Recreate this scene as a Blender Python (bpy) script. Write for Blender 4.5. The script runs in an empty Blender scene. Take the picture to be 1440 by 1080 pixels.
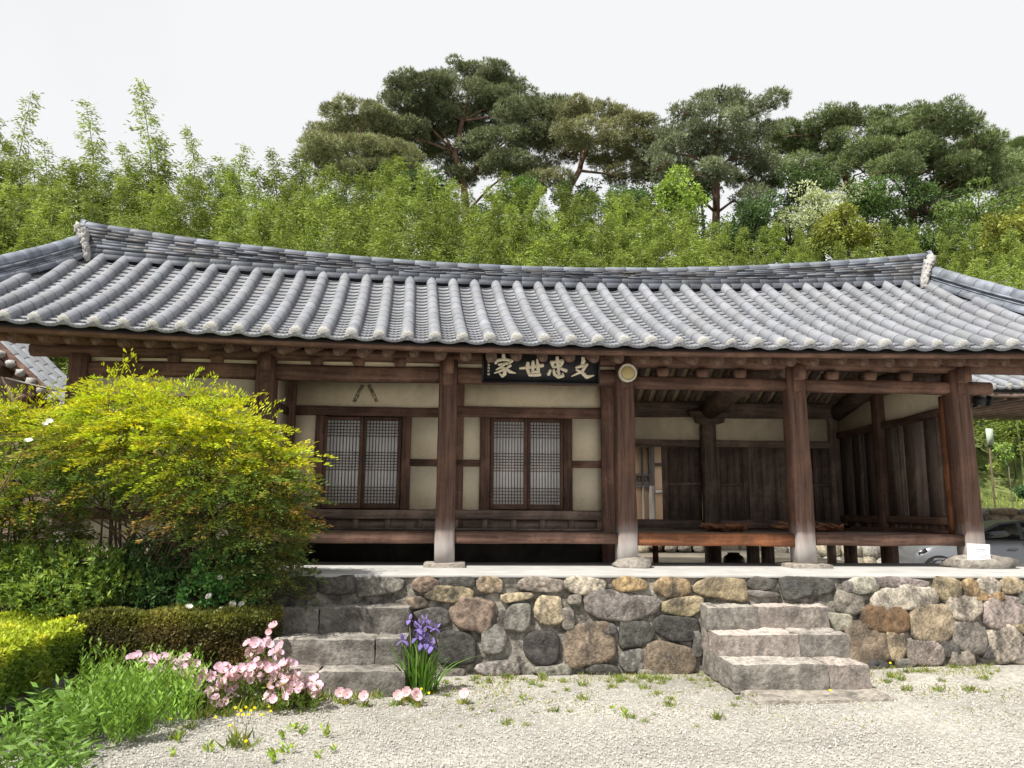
import bpy, math, random
import numpy as np
from math import sin, cos, pi, radians, sqrt, atan2
from mathutils import Vector, Matrix, noise

random.seed(7)
RNG = np.random.default_rng(11)
SC = bpy.context.scene
COL = SC.collection

# ------------------------------------------------------------------ camera
YAW, PITCH, ROLL, EYE, FPX = radians(3.8), radians(9.2), radians(0.41), 1.758, 1080.0
CP = np.array([0.0, 0.0, EYE])
_fw = np.array([sin(YAW)*cos(PITCH), cos(YAW)*cos(PITCH), sin(PITCH)])
_r0 = np.array([cos(YAW), -sin(YAW), 0.0]); _u0 = np.cross(_r0, _fw)
_rt = _r0*cos(ROLL) + _u0*sin(ROLL); _up = _u0*cos(ROLL) - _r0*sin(ROLL)
cam_d = bpy.data.cameras.new('camera'); cam = bpy.data.objects.new('camera', cam_d); COL.objects.link(cam)
cam.matrix_world = Matrix(((_rt[0], _up[0], -_fw[0], 0), (_rt[1], _up[1], -_fw[1], 0), (_rt[2], _up[2], -_fw[2], EYE), (0, 0, 0, 1)))
cam_d.lens = 36*FPX/1440; cam_d.sensor_width = 36; cam_d.clip_start = 0.05; cam_d.clip_end = 3000
SC.camera = cam

# ------------------------------------------------------------------ light
TO_SUN = Vector((-0.55, -0.52, 1.0)).normalized()
SUN_EL = math.asin(TO_SUN.z); SUN_ROT = atan2(TO_SUN.x, TO_SUN.y)
W = bpy.data.worlds.new('World'); SC.world = W; W.use_nodes = True
nt = W.node_tree; nt.nodes.clear()
_o = nt.nodes.new('ShaderNodeOutputWorld'); _b = nt.nodes.new('ShaderNodeBackground')
_s = nt.nodes.new('ShaderNodeTexSky'); _s.sky_type = 'NISHITA'; _s.sun_disc = False
_s.sun_elevation = SUN_EL; _s.sun_rotation = SUN_ROT; _s.dust_density = 2.0; _s.air_density = 1.0
_tc = nt.nodes.new('ShaderNodeTexCoord')
_n = nt.nodes.new('ShaderNodeTexNoise'); _n.inputs['Scale'].default_value = 1.6; _n.inputs['Detail'].default_value = 5
_mr = nt.nodes.new('ShaderNodeMapRange'); _mr.inputs[1].default_value = 0.3; _mr.inputs[2].default_value = 0.55
_mr.inputs[3].default_value = 0.78; _mr.inputs[4].default_value = 0.97
_mx = nt.nodes.new('ShaderNodeMix'); _mx.data_type = 'RGBA'
_mx.inputs[7].default_value = (5.2, 5.22, 5.24, 1)          # thin bright cloud veil
nt.links.new(_tc.outputs['Generated'], _n.inputs['Vector']); nt.links.new(_n.outputs['Fac'], _mr.inputs[0])
nt.links.new(_mr.outputs[0], _mx.inputs[0]); nt.links.new(_s.outputs[0], _mx.inputs[6])
nt.links.new(_mx.outputs[2], _b.inputs[0]); _b.inputs[1].default_value = 0.1
nt.links.new(_b.outputs[0], _o.inputs[0])
sd = bpy.data.lights.new('sun', 'SUN'); sd.energy = 4.3; sd.angle = radians(0.6); sd.color = (1.0, 0.95, 0.86)
so = bpy.data.objects.new('sun', sd); COL.objects.link(so); so.location = (-8, -6, 14)
so.rotation_euler = TO_SUN.to_track_quat('Z', 'Y').to_euler()
SC.view_settings.view_transform = 'Standard'; SC.view_settings.look = 'None'
SC.view_settings.exposure = 0.86; SC.view_settings.gamma = 1.0

# ------------------------------------------------------------------ helpers
def ray(u, v): return _fw + _rt*(u-720)/FPX - _up*(v-540)/FPX
def atY(u, v, Y): d = ray(u, v); return CP + d*(Y/d[1])
def atZ(u, v, Z): d = ray(u, v); return CP + d*((Z-EYE)/d[2])
def atX(u, v, X): d = ray(u, v); return CP + d*(X/d[0])
def V(*a): return np.array(a, float)
def nrm(a): a = np.asarray(a, float); return a/max(1e-9, np.linalg.norm(a))

class MB:
    """collects verts, polygons and a colour per vertex, links them as one mesh object"""
    def __init__(s): s.v = []; s.f = []; s.c = []; s.n = 0; s.q = []
    def add(s, verts, faces, col=(1, 1, 1)):
        verts = np.asarray(verts, float).reshape(-1, 3); k = len(verts)
        s.v.append(verts); c = np.asarray(col, float)
        s.c.append(np.tile(c, (k, 1)) if c.ndim == 1 else c)
        for f in faces: s.f.append([i+s.n for i in f])
        s.n += k; return s
    def quads(s, P, col):
        """P (n,k,3) polygons of k corners, col (n,3)"""
        n, k = P.shape[:2]
        if n == 0: return s
        s.v.append(P.reshape(-1, 3)); s.c.append(np.repeat(np.asarray(col, float), k, axis=0))
        s.q.append((np.arange(n*k).reshape(n, k)+s.n)); s.n += n*k; return s
    def mesh(s, name, off=(0, 0, 0), smooth=False):
        v = np.concatenate(s.v) if s.v else np.zeros((0, 3)); c = np.concatenate(s.c)
        me = bpy.data.meshes.new(name)
        tot = [len(f) for f in s.f]; idx = [i for f in s.f for i in f]
        tot = np.array(tot, int); idx = np.array(idx, int)
        for q in s.q: tot = np.concatenate([tot, np.full(len(q), q.shape[1])]); idx = np.concatenate([idx, q.ravel()])
        me.vertices.add(len(v)); me.vertices.foreach_set('co', (v-np.asarray(off)).astype(np.float32).ravel())
        me.loops.add(len(idx)); me.loops.foreach_set('vertex_index', idx.astype(np.int32))
        me.polygons.add(len(tot)); st = np.concatenate([[0], np.cumsum(tot)[:-1]]) if len(tot) else np.zeros(0)
        me.polygons.foreach_set('loop_start', st.astype(np.int32)); me.polygons.foreach_set('loop_total', tot.astype(np.int32))
        me.update(calc_edges=True); me.validate()
        at = me.color_attributes.new('Col', 'FLOAT_COLOR', 'POINT')
        at.data.foreach_set('color', np.concatenate([c, np.ones((len(c), 1))], axis=1).astype(np.float32).ravel())
        if smooth: me.polygons.foreach_set('use_smooth', np.ones(len(me.polygons), bool))
        return me

WORLD = {}
def obj(name, mb, mat, parent=None, smooth=False, local=False, origin=None):
    v = np.concatenate(mb.v)
    if local: off = np.zeros(3)
    elif origin is not None: off = np.asarray(origin, float)
    else:
        off = (v.min(0)+v.max(0))/2
        if parent is None: off[2] = v[:, 2].min()
    me = mb.mesh(name, off, smooth); me.materials.append(mat)
    o = bpy.data.objects.new(name, me); COL.objects.link(o)
    WORLD[o] = off if not local else np.zeros(3)
    if parent is not None:
        o.parent = parent
        o.location = (0, 0, 0) if local else tuple(off-WORLD[parent])
    else: o.location = tuple(off)
    return o
def tag(o, label=None, cat=None, group=None, kind=None):
    if label: o['label'] = label
    if cat: o['category'] = cat
    if group: o['group'] = group
    if kind: o['kind'] = kind
    return o
def empty(name, loc, label, cat, group=None, rz=0):
    o = bpy.data.objects.new(name, None); COL.objects.link(o); o.location = tuple(loc); o.rotation_euler = (0, 0, rz)
    o.empty_display_size = 0.2; WORLD[o] = np.asarray(loc, float)
    return tag(o, label, cat, group)
def copy_tree(o, parent=None):
    c = o.copy(); COL.objects.link(c); WORLD[c] = WORLD.get(o, np.zeros(3))
    if parent is not None: c.parent = parent
    for ch in list(o.children): copy_tree(ch, c)
    return c

BOXF = [(0, 3, 2, 1), (4, 5, 6, 7), (0, 1, 5, 4), (1, 2, 6, 5), (2, 3, 7, 6), (3, 0, 4, 7)]
def box(mb, x0, x1, y0, y1, z0, z1, col=(1, 1, 1)):
    mb.add([(x0, y0, z0), (x1, y0, z0), (x1, y1, z0), (x0, y1, z0), (x0, y0, z1), (x1, y0, z1), (x1, y1, z1), (x0, y1, z1)], BOXF, col)
def timber(mb, p0, p1, w, h, up=(0, 0, 1), c=0.012, wob=0.006, step=0.22, taper=1.0, sag=0.0, col=(1, 1, 1)):
    """hand-hewn squared timber swept from p0 to p1; w across, h along up"""
    p0 = np.asarray(p0, float); p1 = np.asarray(p1, float); L = np.linalg.norm(p1-p0); ax = (p1-p0)/L
    lat = nrm(np.cross(ax, up)); uu = np.cross(lat, ax)
    n = max(2, int(L/step)+1); sec = []
    c = min(c, w*.3, h*.3); sd = random.random()*100
    for i in range(n):
        t = i/(n-1); k = 1+(taper-1)*t
        a, b = w/2*k, h/2*k
        pts = [(-a+c, -b), (a-c, -b), (a, -b+c), (a, b-c), (a-c, b), (-a+c, b), (-a, b-c), (-a, -b+c)]
        dx = wob*noise.noise((sd, t*L*1.3, 0)); dz = wob*noise.noise((sd+9, t*L*1.3, 4))
        ct = p0+ax*L*t+lat*dx+uu*(dz-sag*4*t*(1-t))
        for j, (x, z) in enumerate(pts):
            e = 1+wob*2.2*noise.noise((sd+j*3.1, t*L*2.5, 7))
            sec.append(ct+lat*x*e+uu*z*e)
    f = []
    for i in range(n-1):
        for j in range(8):
            f.append((i*8+j, i*8+(j+1) % 8, (i+1)*8+(j+1) % 8, (i+1)*8+j))
    f.append(tuple(range(7, -1, -1))); f.append(tuple((n-1)*8+j for j in range(8)))
    mb.add(sec, f, col)
def tube(mb, path, radii, n=10, col=(1, 1, 1), cap=True, jit=0.0):
    path = [np.asarray(p, float) for p in path]; m = len(path); sec = []
    if np.isscalar(radii): radii = [radii]*m
    ref = V(0, 0, 1)
    d0 = nrm(path[-1]-path[0])
    if abs(d0[2]) > 0.8: ref = V(1, 0.1, 0)
    for i in range(m):
        d = nrm(path[min(i+1, m-1)]-path[max(i-1, 0)]); a = nrm(np.cross(d, ref)); b = np.cross(a, d)
        for j in range(n):
            r = radii[i]*(1+(random.uniform(-jit, jit) if jit else 0))
            sec.append(path[i]+a*r*cos(2*pi*j/n)+b*r*sin(2*pi*j/n))
    f = [(i*n+j, i*n+(j+1) % n, (i+1)*n+(j+1) % n, (i+1)*n+j) for i in range(m-1) for j in range(n)]
    if cap: f.append(tuple(range(n-1, -1, -1))); f.append(tuple((m-1)*n+j for j in range(n)))
    mb.add(sec, f, col)
def lump(mb, c, rx, ry, rz, seed, amp=0.18, nu=14, nv=8, col=(1, 1, 1), p=2.0, rot=0.0, freq=1.6):
    """rounded stone-like body (superellipsoid with noise)"""
    vs = []
    def sp(a): return math.copysign(abs(a)**(2/p), a)
    for i in range(nv+1):
        th = -pi/2+pi*i/nv
        for j in range(nu):
            ph = 2*pi*j/nu
            d = np.array([sp(cos(th))*sp(cos(ph)), sp(cos(th))*sp(sin(ph)), sp(sin(th))])
            k = 1+amp*noise.noise((d[0]*freq+seed*7.3, d[1]*freq+seed*1.7, d[2]*freq))
            q = d*k*np.array([rx, ry, rz])
            vs.append((c[0]+q[0]*cos(rot)-q[1]*sin(rot), c[1]+q[0]*sin(rot)+q[1]*cos(rot), c[2]+q[2]))
    f = [(i*nu+j, i*nu+(j+1) % nu, (i+1)*nu+(j+1) % nu, (i+1)*nu+j) for i in range(nv) for j in range(nu)]
    mb.add(vs, f, col)
def rough_block(mb, x0, x1, y0, y1, z0, z1, seed, amp=0.02, res=0.06, r=0.03, col=(1, 1, 1), tread=False):
    """a stone block (tread: sunlight as well as wear painted into a paler top, darker stained sides): gridded box, rounded edges, noisy faces"""
    nx, ny, nz = [max(2, int((b-a)/res)) for a, b in ((x0, x1), (y0, y1), (z0, z1))]
    c = V((x0+x1)/2, (y0+y1)/2, (z0+z1)/2); h = V((x1-x0)/2, (y1-y0)/2, (z1-z0)/2)
    def face(a, b, na, nb, w, sgn):
        vs = []; cs = []
        for i in range(na+1):
            for j in range(nb+1):
                q = np.zeros(3); q[a] = -1+2*i/na; q[b] = -1+2*j/nb; q[w] = sgn
                P = q*h; inner = np.clip(P, -(h-r), h-r); d = P-inner; l = np.linalg.norm(d)
                if l > 1e-9: P = inner+d/l*r
                k = noise.noise((P[0]*6+seed*5.1, P[1]*6, P[2]*6+seed))*amp+noise.noise((P[0]*22+seed, P[1]*22, P[2]*22))*amp*.4
                P = P+nrm(q*0.4+d*10)*k; vs.append(c+P)
        fs = [(i*(nb+1)+j, (i+1)*(nb+1)+j, (i+1)*(nb+1)+j+1, i*(nb+1)+j+1) for i in range(na) for j in range(nb)]
        if sgn*(1 if (a, b) in ((0, 1), (1, 2), (2, 0)) else -1) < 0: fs = [f[::-1] for f in fs]
        mb.add(vs, fs, np.asarray(col)*(1.65 if w == 2 and tread else (.88 if tread else 1)))  # tread tops tinted paler as if sunlit and worn, risers darker
    for s in (1, -1):
        face(0, 1, nx, ny, 2, s); face(1, 2, ny, nz, 0, s); face(2, 0, nz, nx, 1, s)

# ------------------------------------------------------------------ materials
def mat(name, base=(.5, .5, .5), rough=.8, var=.25, scale=(4, 4, 4), detail=6, bump=.0, bscale=None, attr=False, rand=0.0, c2=None, spots=None, metal=0.0, spec=.3, dist=0.01, coord='Object', low=.35, high=.65):
    m = bpy.data.materials.new(name); m.use_nodes = True; t = m.node_tree; N = t.nodes; L = t.links
    p = N['Principled BSDF']; p.inputs['Roughness'].default_value = rough; p.inputs['Metallic'].default_value = metal
    p.inputs['Specular IOR Level'].default_value = spec
    tc = N.new('ShaderNodeTexCoord'); mp = N.new('ShaderNodeMapping'); mp.inputs['Scale'].default_value = scale
    L.new(tc.outputs[coord], mp.inputs[0])
    no = N.new('ShaderNodeTexNoise'); no.inputs['Scale'].default_value = 1; no.inputs['Detail'].default_value = detail; no.inputs['Roughness'].default_value = .62
    L.new(mp.outputs[0], no.inputs['Vector'])
    mr = N.new('ShaderNodeMapRange'); mr.inputs[1].default_value = low; mr.inputs[2].default_value = high; L.new(no.outputs['Fac'], mr.inputs[0])
    mx = N.new('ShaderNodeMix'); mx.data_type = 'RGBA'
    c2 = c2 or tuple(x*(1-var*1.6) for x in base); c1 = tuple(min(1, x*(1+var*.5)) for x in base)
    mx.inputs[6].default_value = (*c2, 1); mx.inputs[7].default_value = (*c1, 1); L.new(mr.outputs[0], mx.inputs[0])
    cur = mx.outputs[2]
    if attr:
        a = N.new('ShaderNodeAttribute'); a.attribute_name = 'Col'
        mm = N.new('ShaderNodeMix'); mm.data_type = 'RGBA'; mm.blend_type = 'MULTIPLY'; mm.inputs[0].default_value = 1
        L.new(cur, mm.inputs[6]); L.new(a.outputs['Color'], mm.inputs[7]); cur = mm.outputs[2]
    if spots:
        sc_, col_, lo, hi, amt = spots
        n2 = N.new('ShaderNodeTexNoise'); n2.inputs['Scale'].default_value = sc_; n2.inputs['Detail'].default_value = 8; n2.inputs['Roughness'].default_value = .76
        L.new(tc.outputs[coord], n2.inputs['Vector'])
        r2 = N.new('ShaderNodeMapRange'); r2.inputs[1].default_value = lo; r2.inputs[2].default_value = hi; r2.inputs[4].default_value = amt
        L.new(n2.outputs['Fac'], r2.inputs[0])
        m2 = N.new('ShaderNodeMix'); m2.data_type = 'RGBA'; m2.inputs[7].default_value = (*col_, 1)
        L.new(r2.outputs[0], m2.inputs[0]); L.new(cur, m2.inputs[6]); cur = m2.outputs[2]
    if rand:
        oi = N.new('ShaderNodeObjectInfo'); r3 = N.new('ShaderNodeMapRange'); r3.inputs[3].default_value = 1-rand; r3.inputs[4].default_value = 1+rand
        L.new(oi.outputs['Random'], r3.inputs[0])
        m3 = N.new('ShaderNodeVectorMath'); m3.operation = 'SCALE'; L.new(cur, m3.inputs[0]); L.new(r3.outputs[0], m3.inputs['Scale']); cur = m3.outputs[0]
    L.new(cur, p.inputs['Base Color'])
    if bump:
        nb = N.new('ShaderNodeTexNoise'); nb.inputs['Detail'].default_value = 8; nb.inputs['Roughness'].default_value = .65
        mb_ = N.new('ShaderNodeMapping'); mb_.inputs['Scale'].default_value = bscale or tuple(x*3 for x in scale)
        L.new(tc.outputs[coord], mb_.inputs[0]); L.new(mb_.outputs[0], nb.inputs['Vector']); nb.inputs['Scale'].default_value = 1
        b = N.new('ShaderNodeBump'); b.inputs['Strength'].default_value = bump; b.inputs['Distance'].default_value = dist
        L.new(nb.outputs['Fac'], b.inputs['Height']); L.new(b.outputs[0], p.inputs['Normal'])
    m['_cur'] = 0
    return m
def bleach(m, z0, z1, col, amt):
    """rain-bleached foot of a pillar, with a ragged edge"""
    t = m.node_tree; N = t.nodes; L = t.links; p = N['Principled BSDF']
    src = p.inputs['Base Color'].links[0].from_socket
    g = N.new('ShaderNodeNewGeometry'); sx = N.new('ShaderNodeSeparateXYZ'); L.new(g.outputs['Position'], sx.inputs[0])
    n = N.new('ShaderNodeTexNoise'); mp = N.new('ShaderNodeMapping'); mp.inputs['Scale'].default_value = (14, 14, 2.5); L.new(g.outputs['Position'], mp.inputs[0]); L.new(mp.outputs[0], n.inputs['Vector']); n.inputs['Scale'].default_value = 1; n.inputs['Detail'].default_value = 5
    ma = N.new('ShaderNodeMath'); ma.operation = 'MULTIPLY_ADD'; ma.inputs[1].default_value = .3; L.new(n.outputs['Fac'], ma.inputs[0]); L.new(sx.outputs[2], ma.inputs[2])
    r = N.new('ShaderNodeMapRange'); r.inputs[1].default_value = z0+.15; r.inputs[2].default_value = z1+.15; r.inputs[3].default_value = amt; r.inputs[4].default_value = 0
    L.new(ma.outputs[0], r.inputs[0])
    x = N.new('ShaderNodeMix'); x.data_type = 'RGBA'; x.inputs[7].default_value = (*col, 1); L.new(r.outputs[0], x.inputs[0]); L.new(src, x.inputs[6]); L.new(x.outputs[2], p.inputs['Base Color'])
def leafmat(name, rough=.5, trans=.35, spec=.25, lo=.82, hi=1.18):
    m = bpy.data.materials.new(name); m.use_nodes = True; t = m.node_tree; N = t.nodes; L = t.links
    p = N['Principled BSDF']; p.inputs['Roughness'].default_value = rough; p.inputs['Specular IOR Level'].default_value = spec
    a = N.new('ShaderNodeAttribute'); a.attribute_name = 'Col'
    oi = N.new('ShaderNodeObjectInfo'); r3 = N.new('ShaderNodeMapRange'); r3.inputs[3].default_value = lo; r3.inputs[4].default_value = hi; L.new(oi.outputs['Random'], r3.inputs[0])
    m3 = N.new('ShaderNodeVectorMath'); m3.operation = 'SCALE'; L.new(a.outputs['Color'], m3.inputs[0]); L.new(r3.outputs[0], m3.inputs['Scale'])
    L.new(m3.outputs[0], p.inputs['Base Color'])
    tr = N.new('ShaderNodeBsdfTranslucent'); m4 = N.new('ShaderNodeVectorMath'); m4.operation = 'MULTIPLY'; m4.inputs[1].default_value = (1.25, 1.2, .6)
    L.new(m3.outputs[0], m4.inputs[0]); L.new(m4.outputs[0], tr.inputs[0])
    mx = N.new('ShaderNodeMixShader'); mx.inputs[0].default_value = trans
    L.new(p.outputs[0], mx.inputs[1]); L.new(tr.outputs[0], mx.inputs[2]); L.new(mx.outputs[0], N['Material Output'].inputs[0])
    return m

WB = (.14, .082, .062); WD = (.045, .025, .019)
M = {}
def woods(tagname, base, c2, rand, rough=.72):
    for ax, sc in (('x', (1.2, 26, 26)), ('y', (26, 1.2, 26)), ('z', (26, 26, 1.2))):
        M[tagname+ax] = mat(tagname+ax, base, rough, c2=c2, scale=sc, bump=.5, bscale=tuple(q*1.6 for q in sc), rand=rand, dist=.006, spec=.2,
                            spots=(2.6, (base[0]*1.9, base[1]*1.9, base[2]*1.85), .48, .72, .7), low=.3, high=.7)
woods('wood_', WB, WD, .28)
woods('dark_wood_', (.19, .14, .115), (.065, .046, .038), .25)
woods('orange_wood_', (.26, .105, .05), (.08, .035, .02), .12)
M['pillar'] = mat('pillar', WB, .72, c2=WD, scale=(26, 26, 1.2), bump=.6, bscale=(40, 40, 2), rand=.12, dist=.006, spec=.2, spots=(2.0, (.27, .14, .095), .48, .8, .6), low=.3, high=.7)
bleach(M['pillar'], 1.15, 1.62, (.46, .44, .43), .9)
M['plaster'] = mat('plaster', (.76, .67, .51), .9, var=.12, scale=(1.5, 1.5, 1.5), bump=.25, bscale=(30, 30, 30), spots=(1.3, (.50, .41, .275), .47, .72, .75), dist=.004)
M['soffit'] = mat('soffit', (.62, .53, .37), .9, var=.15, scale=(2, 2, 2), bump=.2, bscale=(30, 30, 30))
M['paper'] = mat('paper', (.88, .88, .9), .9, var=.06, scale=(3, 3, 1.2))
M['tile'] = mat('tile', (.22, .23, .255), .55, var=.14, scale=(3.2, 3.2, 3.2), attr=True, bump=.15, bscale=(40, 40, 40), dist=.003, spec=.4, spots=(7, (.13, .13, .125), .5, .75, .5))
M['ridge_tile'] = mat('ridge_tile', (.185, .205, .245), .6, var=.3, scale=(2.2, 6, 6), attr=True, bump=.2, bscale=(30, 30, 30), dist=.004, spots=(4, (.30, .28, .25), .55, .8, .6))
M['lime'] = mat('lime', (.43, .425, .41), .95, var=.2, scale=(14, 14, 14), bump=.9, bscale=(38, 38, 38), dist=.02, spots=(16, (.22, .215, .2), .5, .68, .7))
M['stone'] = mat('stone', (1, 1, 1), .92, var=.36, scale=(17, 17, 17), detail=10, attr=True, bump=1.0, bscale=(30, 30, 30), dist=.02, spots=(4.2, (.04, .036, .034), .47, .62, .85), coord='Object', low=.38, high=.62)
M['pale_stone'] = mat('pale_stone', (1, 1, 1), .92, var=.3, scale=(17, 17, 17), detail=10, attr=True, bump=.9, bscale=(30, 30, 30), dist=.02, spots=(4.5, (.075, .068, .062), .5, .64, .8), low=.38, high=.62)
M['mortar'] = mat('mortar', (.34, .315, .275), .95, var=.45, scale=(7, 7, 7), detail=10, bump=1.0, bscale=(30, 30, 30), dist=.03, spots=(6, (.045, .04, .038), .48, .62, .85))
M['concrete'] = mat('concrete', (.40, .395, .385), .9, var=.12, scale=(2, 2, 2), bump=.3, bscale=(40, 40, 40), dist=.004, spots=(3, (.29, .28, .26), .52, .75, .6))
M['white'] = mat('white', (.8, .8, .8), .7, var=.03)
M['black'] = mat('black', (.018, .018, .02), .45, var=.2)
M['sign_black'] = mat('sign_black', (.022, .023, .027), .5, var=.25, scale=(3, 3, 3), spots=(9, (.05, .05, .055), .5, .8, .5))
M['cream'] = mat('cream', (.74, .68, .54), .7, var=.08, scale=(12, 12, 12))
M['metal'] = mat('metal', (.12, .11, .1), .5, var=.2, metal=.7)
M['bark'] = mat('bark', (.15, .125, .105), .95, var=.4, scale=(5, 5, 2), bump=.8, bscale=(12, 12, 5), dist=.05)
M['culm'] = mat('culm', (.16, .2, .07), .5, var=.3, scale=(3, 3, .6))
M['stem'] = mat('stem', (.12, .085, .055), .9, var=.3, scale=(9, 9, 3))
M['leaf'] = leafmat('leaf')
M['needle'] = leafmat('needle', .6, .18)
M['petal'] = leafmat('petal', .6, .35, .1)

# ------------------------------------------------------------------ setting: ground, hill
def ground_h(x, y):
    r = 0.09*max(0, min(1, (x-2.5)/4.5))*max(0, min(1, (y-6.2)/2.0))
    return r
g = MB()
xs = np.concatenate([np.linspace(-400, -14, 8), np.linspace(-10, 14, 61), np.linspace(18, 400, 8)])
ys = np.concatenate([np.linspace(-60, 2, 5), np.linspace(3, 12, 37), np.linspace(13, 900, 10)])
gv = [(x, y, ground_h(x, y)+(.012*noise.noise((x*1.1, y*1.1, 0)) if 2 < y < 9 else 0)) for y in ys for x in xs]
nx_ = len(xs)
g.add(gv, [(j*nx_+i, j*nx_+i+1, (j+1)*nx_+i+1, (j+1)*nx_+i) for j in range(len(ys)-1) for i in range(nx_-1)])
M['gravel'] = mat('gravel', (.43, .41, .37), .95, var=.2, scale=(.55, .8, .8), bump=1.0, bscale=(34, 34, 34), dist=.025, spots=(38, (.24, .225, .20), .5, .64, .6), coord='Object')
_t = M['gravel'].node_tree; _p = _t.nodes['Principled BSDF']; _src = _p.inputs['Base Color'].links[0].from_socket
_vo = _t.nodes.new('ShaderNodeTexVoronoi'); _vo.inputs['Scale'].default_value = 30
_vx = _t.nodes.new('ShaderNodeMix'); _vx.data_type = 'RGBA'; _vx.blend_type = 'OVERLAY'; _vx.inputs[0].default_value = .28
_tcn = _t.nodes.new('ShaderNodeTexCoord'); _t.links.new(_tcn.outputs['Object'], _vo.inputs['Vector'])
_bw = _t.nodes.new('ShaderNodeRGBToBW'); _t.links.new(_vo.outputs['Color'], _bw.inputs[0])
_t.links.new(_src, _vx.inputs[6]); _t.links.new(_bw.outputs[0], _vx.inputs[7]); _t.links.new(_vx.outputs[2], _p.inputs['Base Color'])
tag(obj('ground', g, M['gravel'], origin=(0, 0, 0)), kind='structure')

def hill_h(x, y):
    t = max(0.0, min(1.0, (y-20-0.10*max(0, 8-x))/38.0)); s = t*t*(3-2*t)
    h = -0.3+19*s*(0.92+.12*sin(x*.05+1))
    if x > 9: h += 1.0*min(1, (x-9)/8)*max(0, min(1, (y-18)/6))
    h += .6*noise.noise((x*.08, y*.08, 3))*min(1, max(0, (y-18)/10))
    if y > 62: h -= (y-62)*.12
    return h
hg = MB(); hx = np.linspace(-90, 110, 81); hy = np.linspace(18.6, 110, 50)
hg.add([(x, y, hill_h(x, y)) for y in hy for x in hx], [(j*81+i, j*81+i+1, (j+1)*81+i+1, (j+1)*81+i) for j in range(49) for i in range(80)])
M['hill'] = mat('hill', (.17, .21, .06), .95, var=.45, scale=(.9, .9, .9), bump=1, bscale=(6, 6, 6), dist=.2, c2=(.075, .10, .03))
tag(obj('hill', hg, M['hill'], origin=(0, 0, 0), smooth=True), kind='structure')
# back yard behind the terrace (packed earth), a little below the terrace
yd = MB(); box(yd, -9, 7.3, 10.3, 18.2, -.5, .82)
M['earth'] = mat('earth', (.46, .40, .31), .95, var=.25, scale=(1.2, 1.2, 1.2), bump=.6, bscale=(14, 14, 14), dist=.02)
tag(obj('back_yard', yd, M['earth']), kind='structure')

# ------------------------------------------------------------------ stone terrace
TZ = 1.053; EY = 8.56
STN = dict(t=(.47, .375, .25), o=(.46, .325, .185), w=(.52, .475, .39), g=(.27, .25, .225), d=(.125, .117, .11), b=(.28, .215, .165), p=(.34, .295, .265), k=(.075, .07, .066), r=(.24, .145, .085))
def A(l): return [(380+x/3.6, 740+y/3.6, w/3.6, h/3.6, c) for x, y, w, h, c in l]
def B(l): return [(740+x/3.6, 740+y/3.6, w/3.6, h/3.6, c) for x, y, w, h, c in l]
def Cc(l): return [(1040+x/3.6, 720+y/3.6, w/3.6, h/3.6, c) for x, y, w, h, c in l]
stones = A([(150, 290, 170, 90, 'd'), (340, 290, 190, 92, 'd'), (560, 295, 245, 95, 'g'), (785, 290, 135, 84, 'b'), (950, 270, 180, 60, 'd'), (1110, 290, 132, 86, 't'),
            (905, 345, 240, 85, 't'), (1250, 357, 172, 42, 't'), (740, 387, 115, 60, 'b'), (815, 470, 190, 110, 'd'), (1025, 447, 228, 170, 'b'), (1255, 460, 135, 140, 'g'),
            (950, 622, 195, 165, 'k'), (1135, 575, 130, 150, 'g'), (1150, 722, 225, 76, 'p'), (780, 600, 110, 110, 'd'), (760, 715, 120, 80, 'd'), (920, 752, 120, 60, 'g'),
            (60, 400, 110, 90, 'd'), (40, 520, 120, 120, 'd'), (60, 660, 120, 120, 'g')])
stones += B([(75, 290, 235, 80, 'p'), (295, 295, 215, 95, 'w'), (525, 280, 180, 75, 'o'), (740, 290, 190, 105, 'o'), (985, 296, 265, 106, 't'), (1195, 283, 140, 66, 'd'), (1375, 295, 170, 92, 'd'),
             (110, 430, 145, 150, 't'), (475, 405, 380, 148, 'p'), (792, 407, 218, 95, 't'), (212, 470, 70, 110, 'g'), (565, 545, 178, 130, 'd'), (768, 520, 230, 125, 'k'),
             (325, 590, 262, 205, 'b'), (80, 615, 190, 165, 'k'), (532, 680, 115, 115, 'g'), (720, 676, 292, 172, 'b'), (130, 735, 195, 60, 'g'), (390, 728, 180, 62, 'd'), (868, 600, 50, 130, 'g'), (610, 745, 90, 40, 'g'), (245, 370, 70, 50, 'g'), (420, 520, 80, 60, 'd')])
stones += Cc([(350, 365, 255, 100, 'd'), (115, 416, 190, 36, 'g'), (618, 357, 160, 80, 'w'), (830, 341, 258, 50, 'p'), (1055, 381, 136, 106, 't'), (1170, 366, 72, 92, 'o'), (1262, 350, 105, 80, 'w'), (1380, 353, 110, 74, 't'),
              (837, 430, 322, 122, 'w'), (565, 462, 142, 104, 'g'), (1255, 425, 152, 46, 'o'), (742, 538, 240, 128, 'r'), (1140, 490, 166, 112, 'w'), (1350, 507, 215, 150, 'p'), (505, 557, 125, 80, 'w'), (980, 567, 226, 178, 't'),
              (645, 668, 195, 215, 'b'), (796, 678, 92, 128, 't'), (1170, 632, 162, 142, 'g'), (1356, 660, 152, 155, 'w'), (945, 712, 185, 120, 'p'), (1130, 745, 112, 72, 'p'), (1062, 690, 92, 82, 'd'), (840, 765, 110, 40, 'g'), (690, 775, 130, 46, 'd'), (560, 380, 60, 60, 'g'), (1255, 710, 60, 60, 'd'), (1450, 560, 100, 100, 't'), (1445, 700, 110, 130, 'p'), (1480, 420, 120, 90, 'g'), (1560, 520, 130, 150, 'w'), (1570, 680, 150, 150, 'b'), (1560, 370, 160, 90, 'd')])
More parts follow.
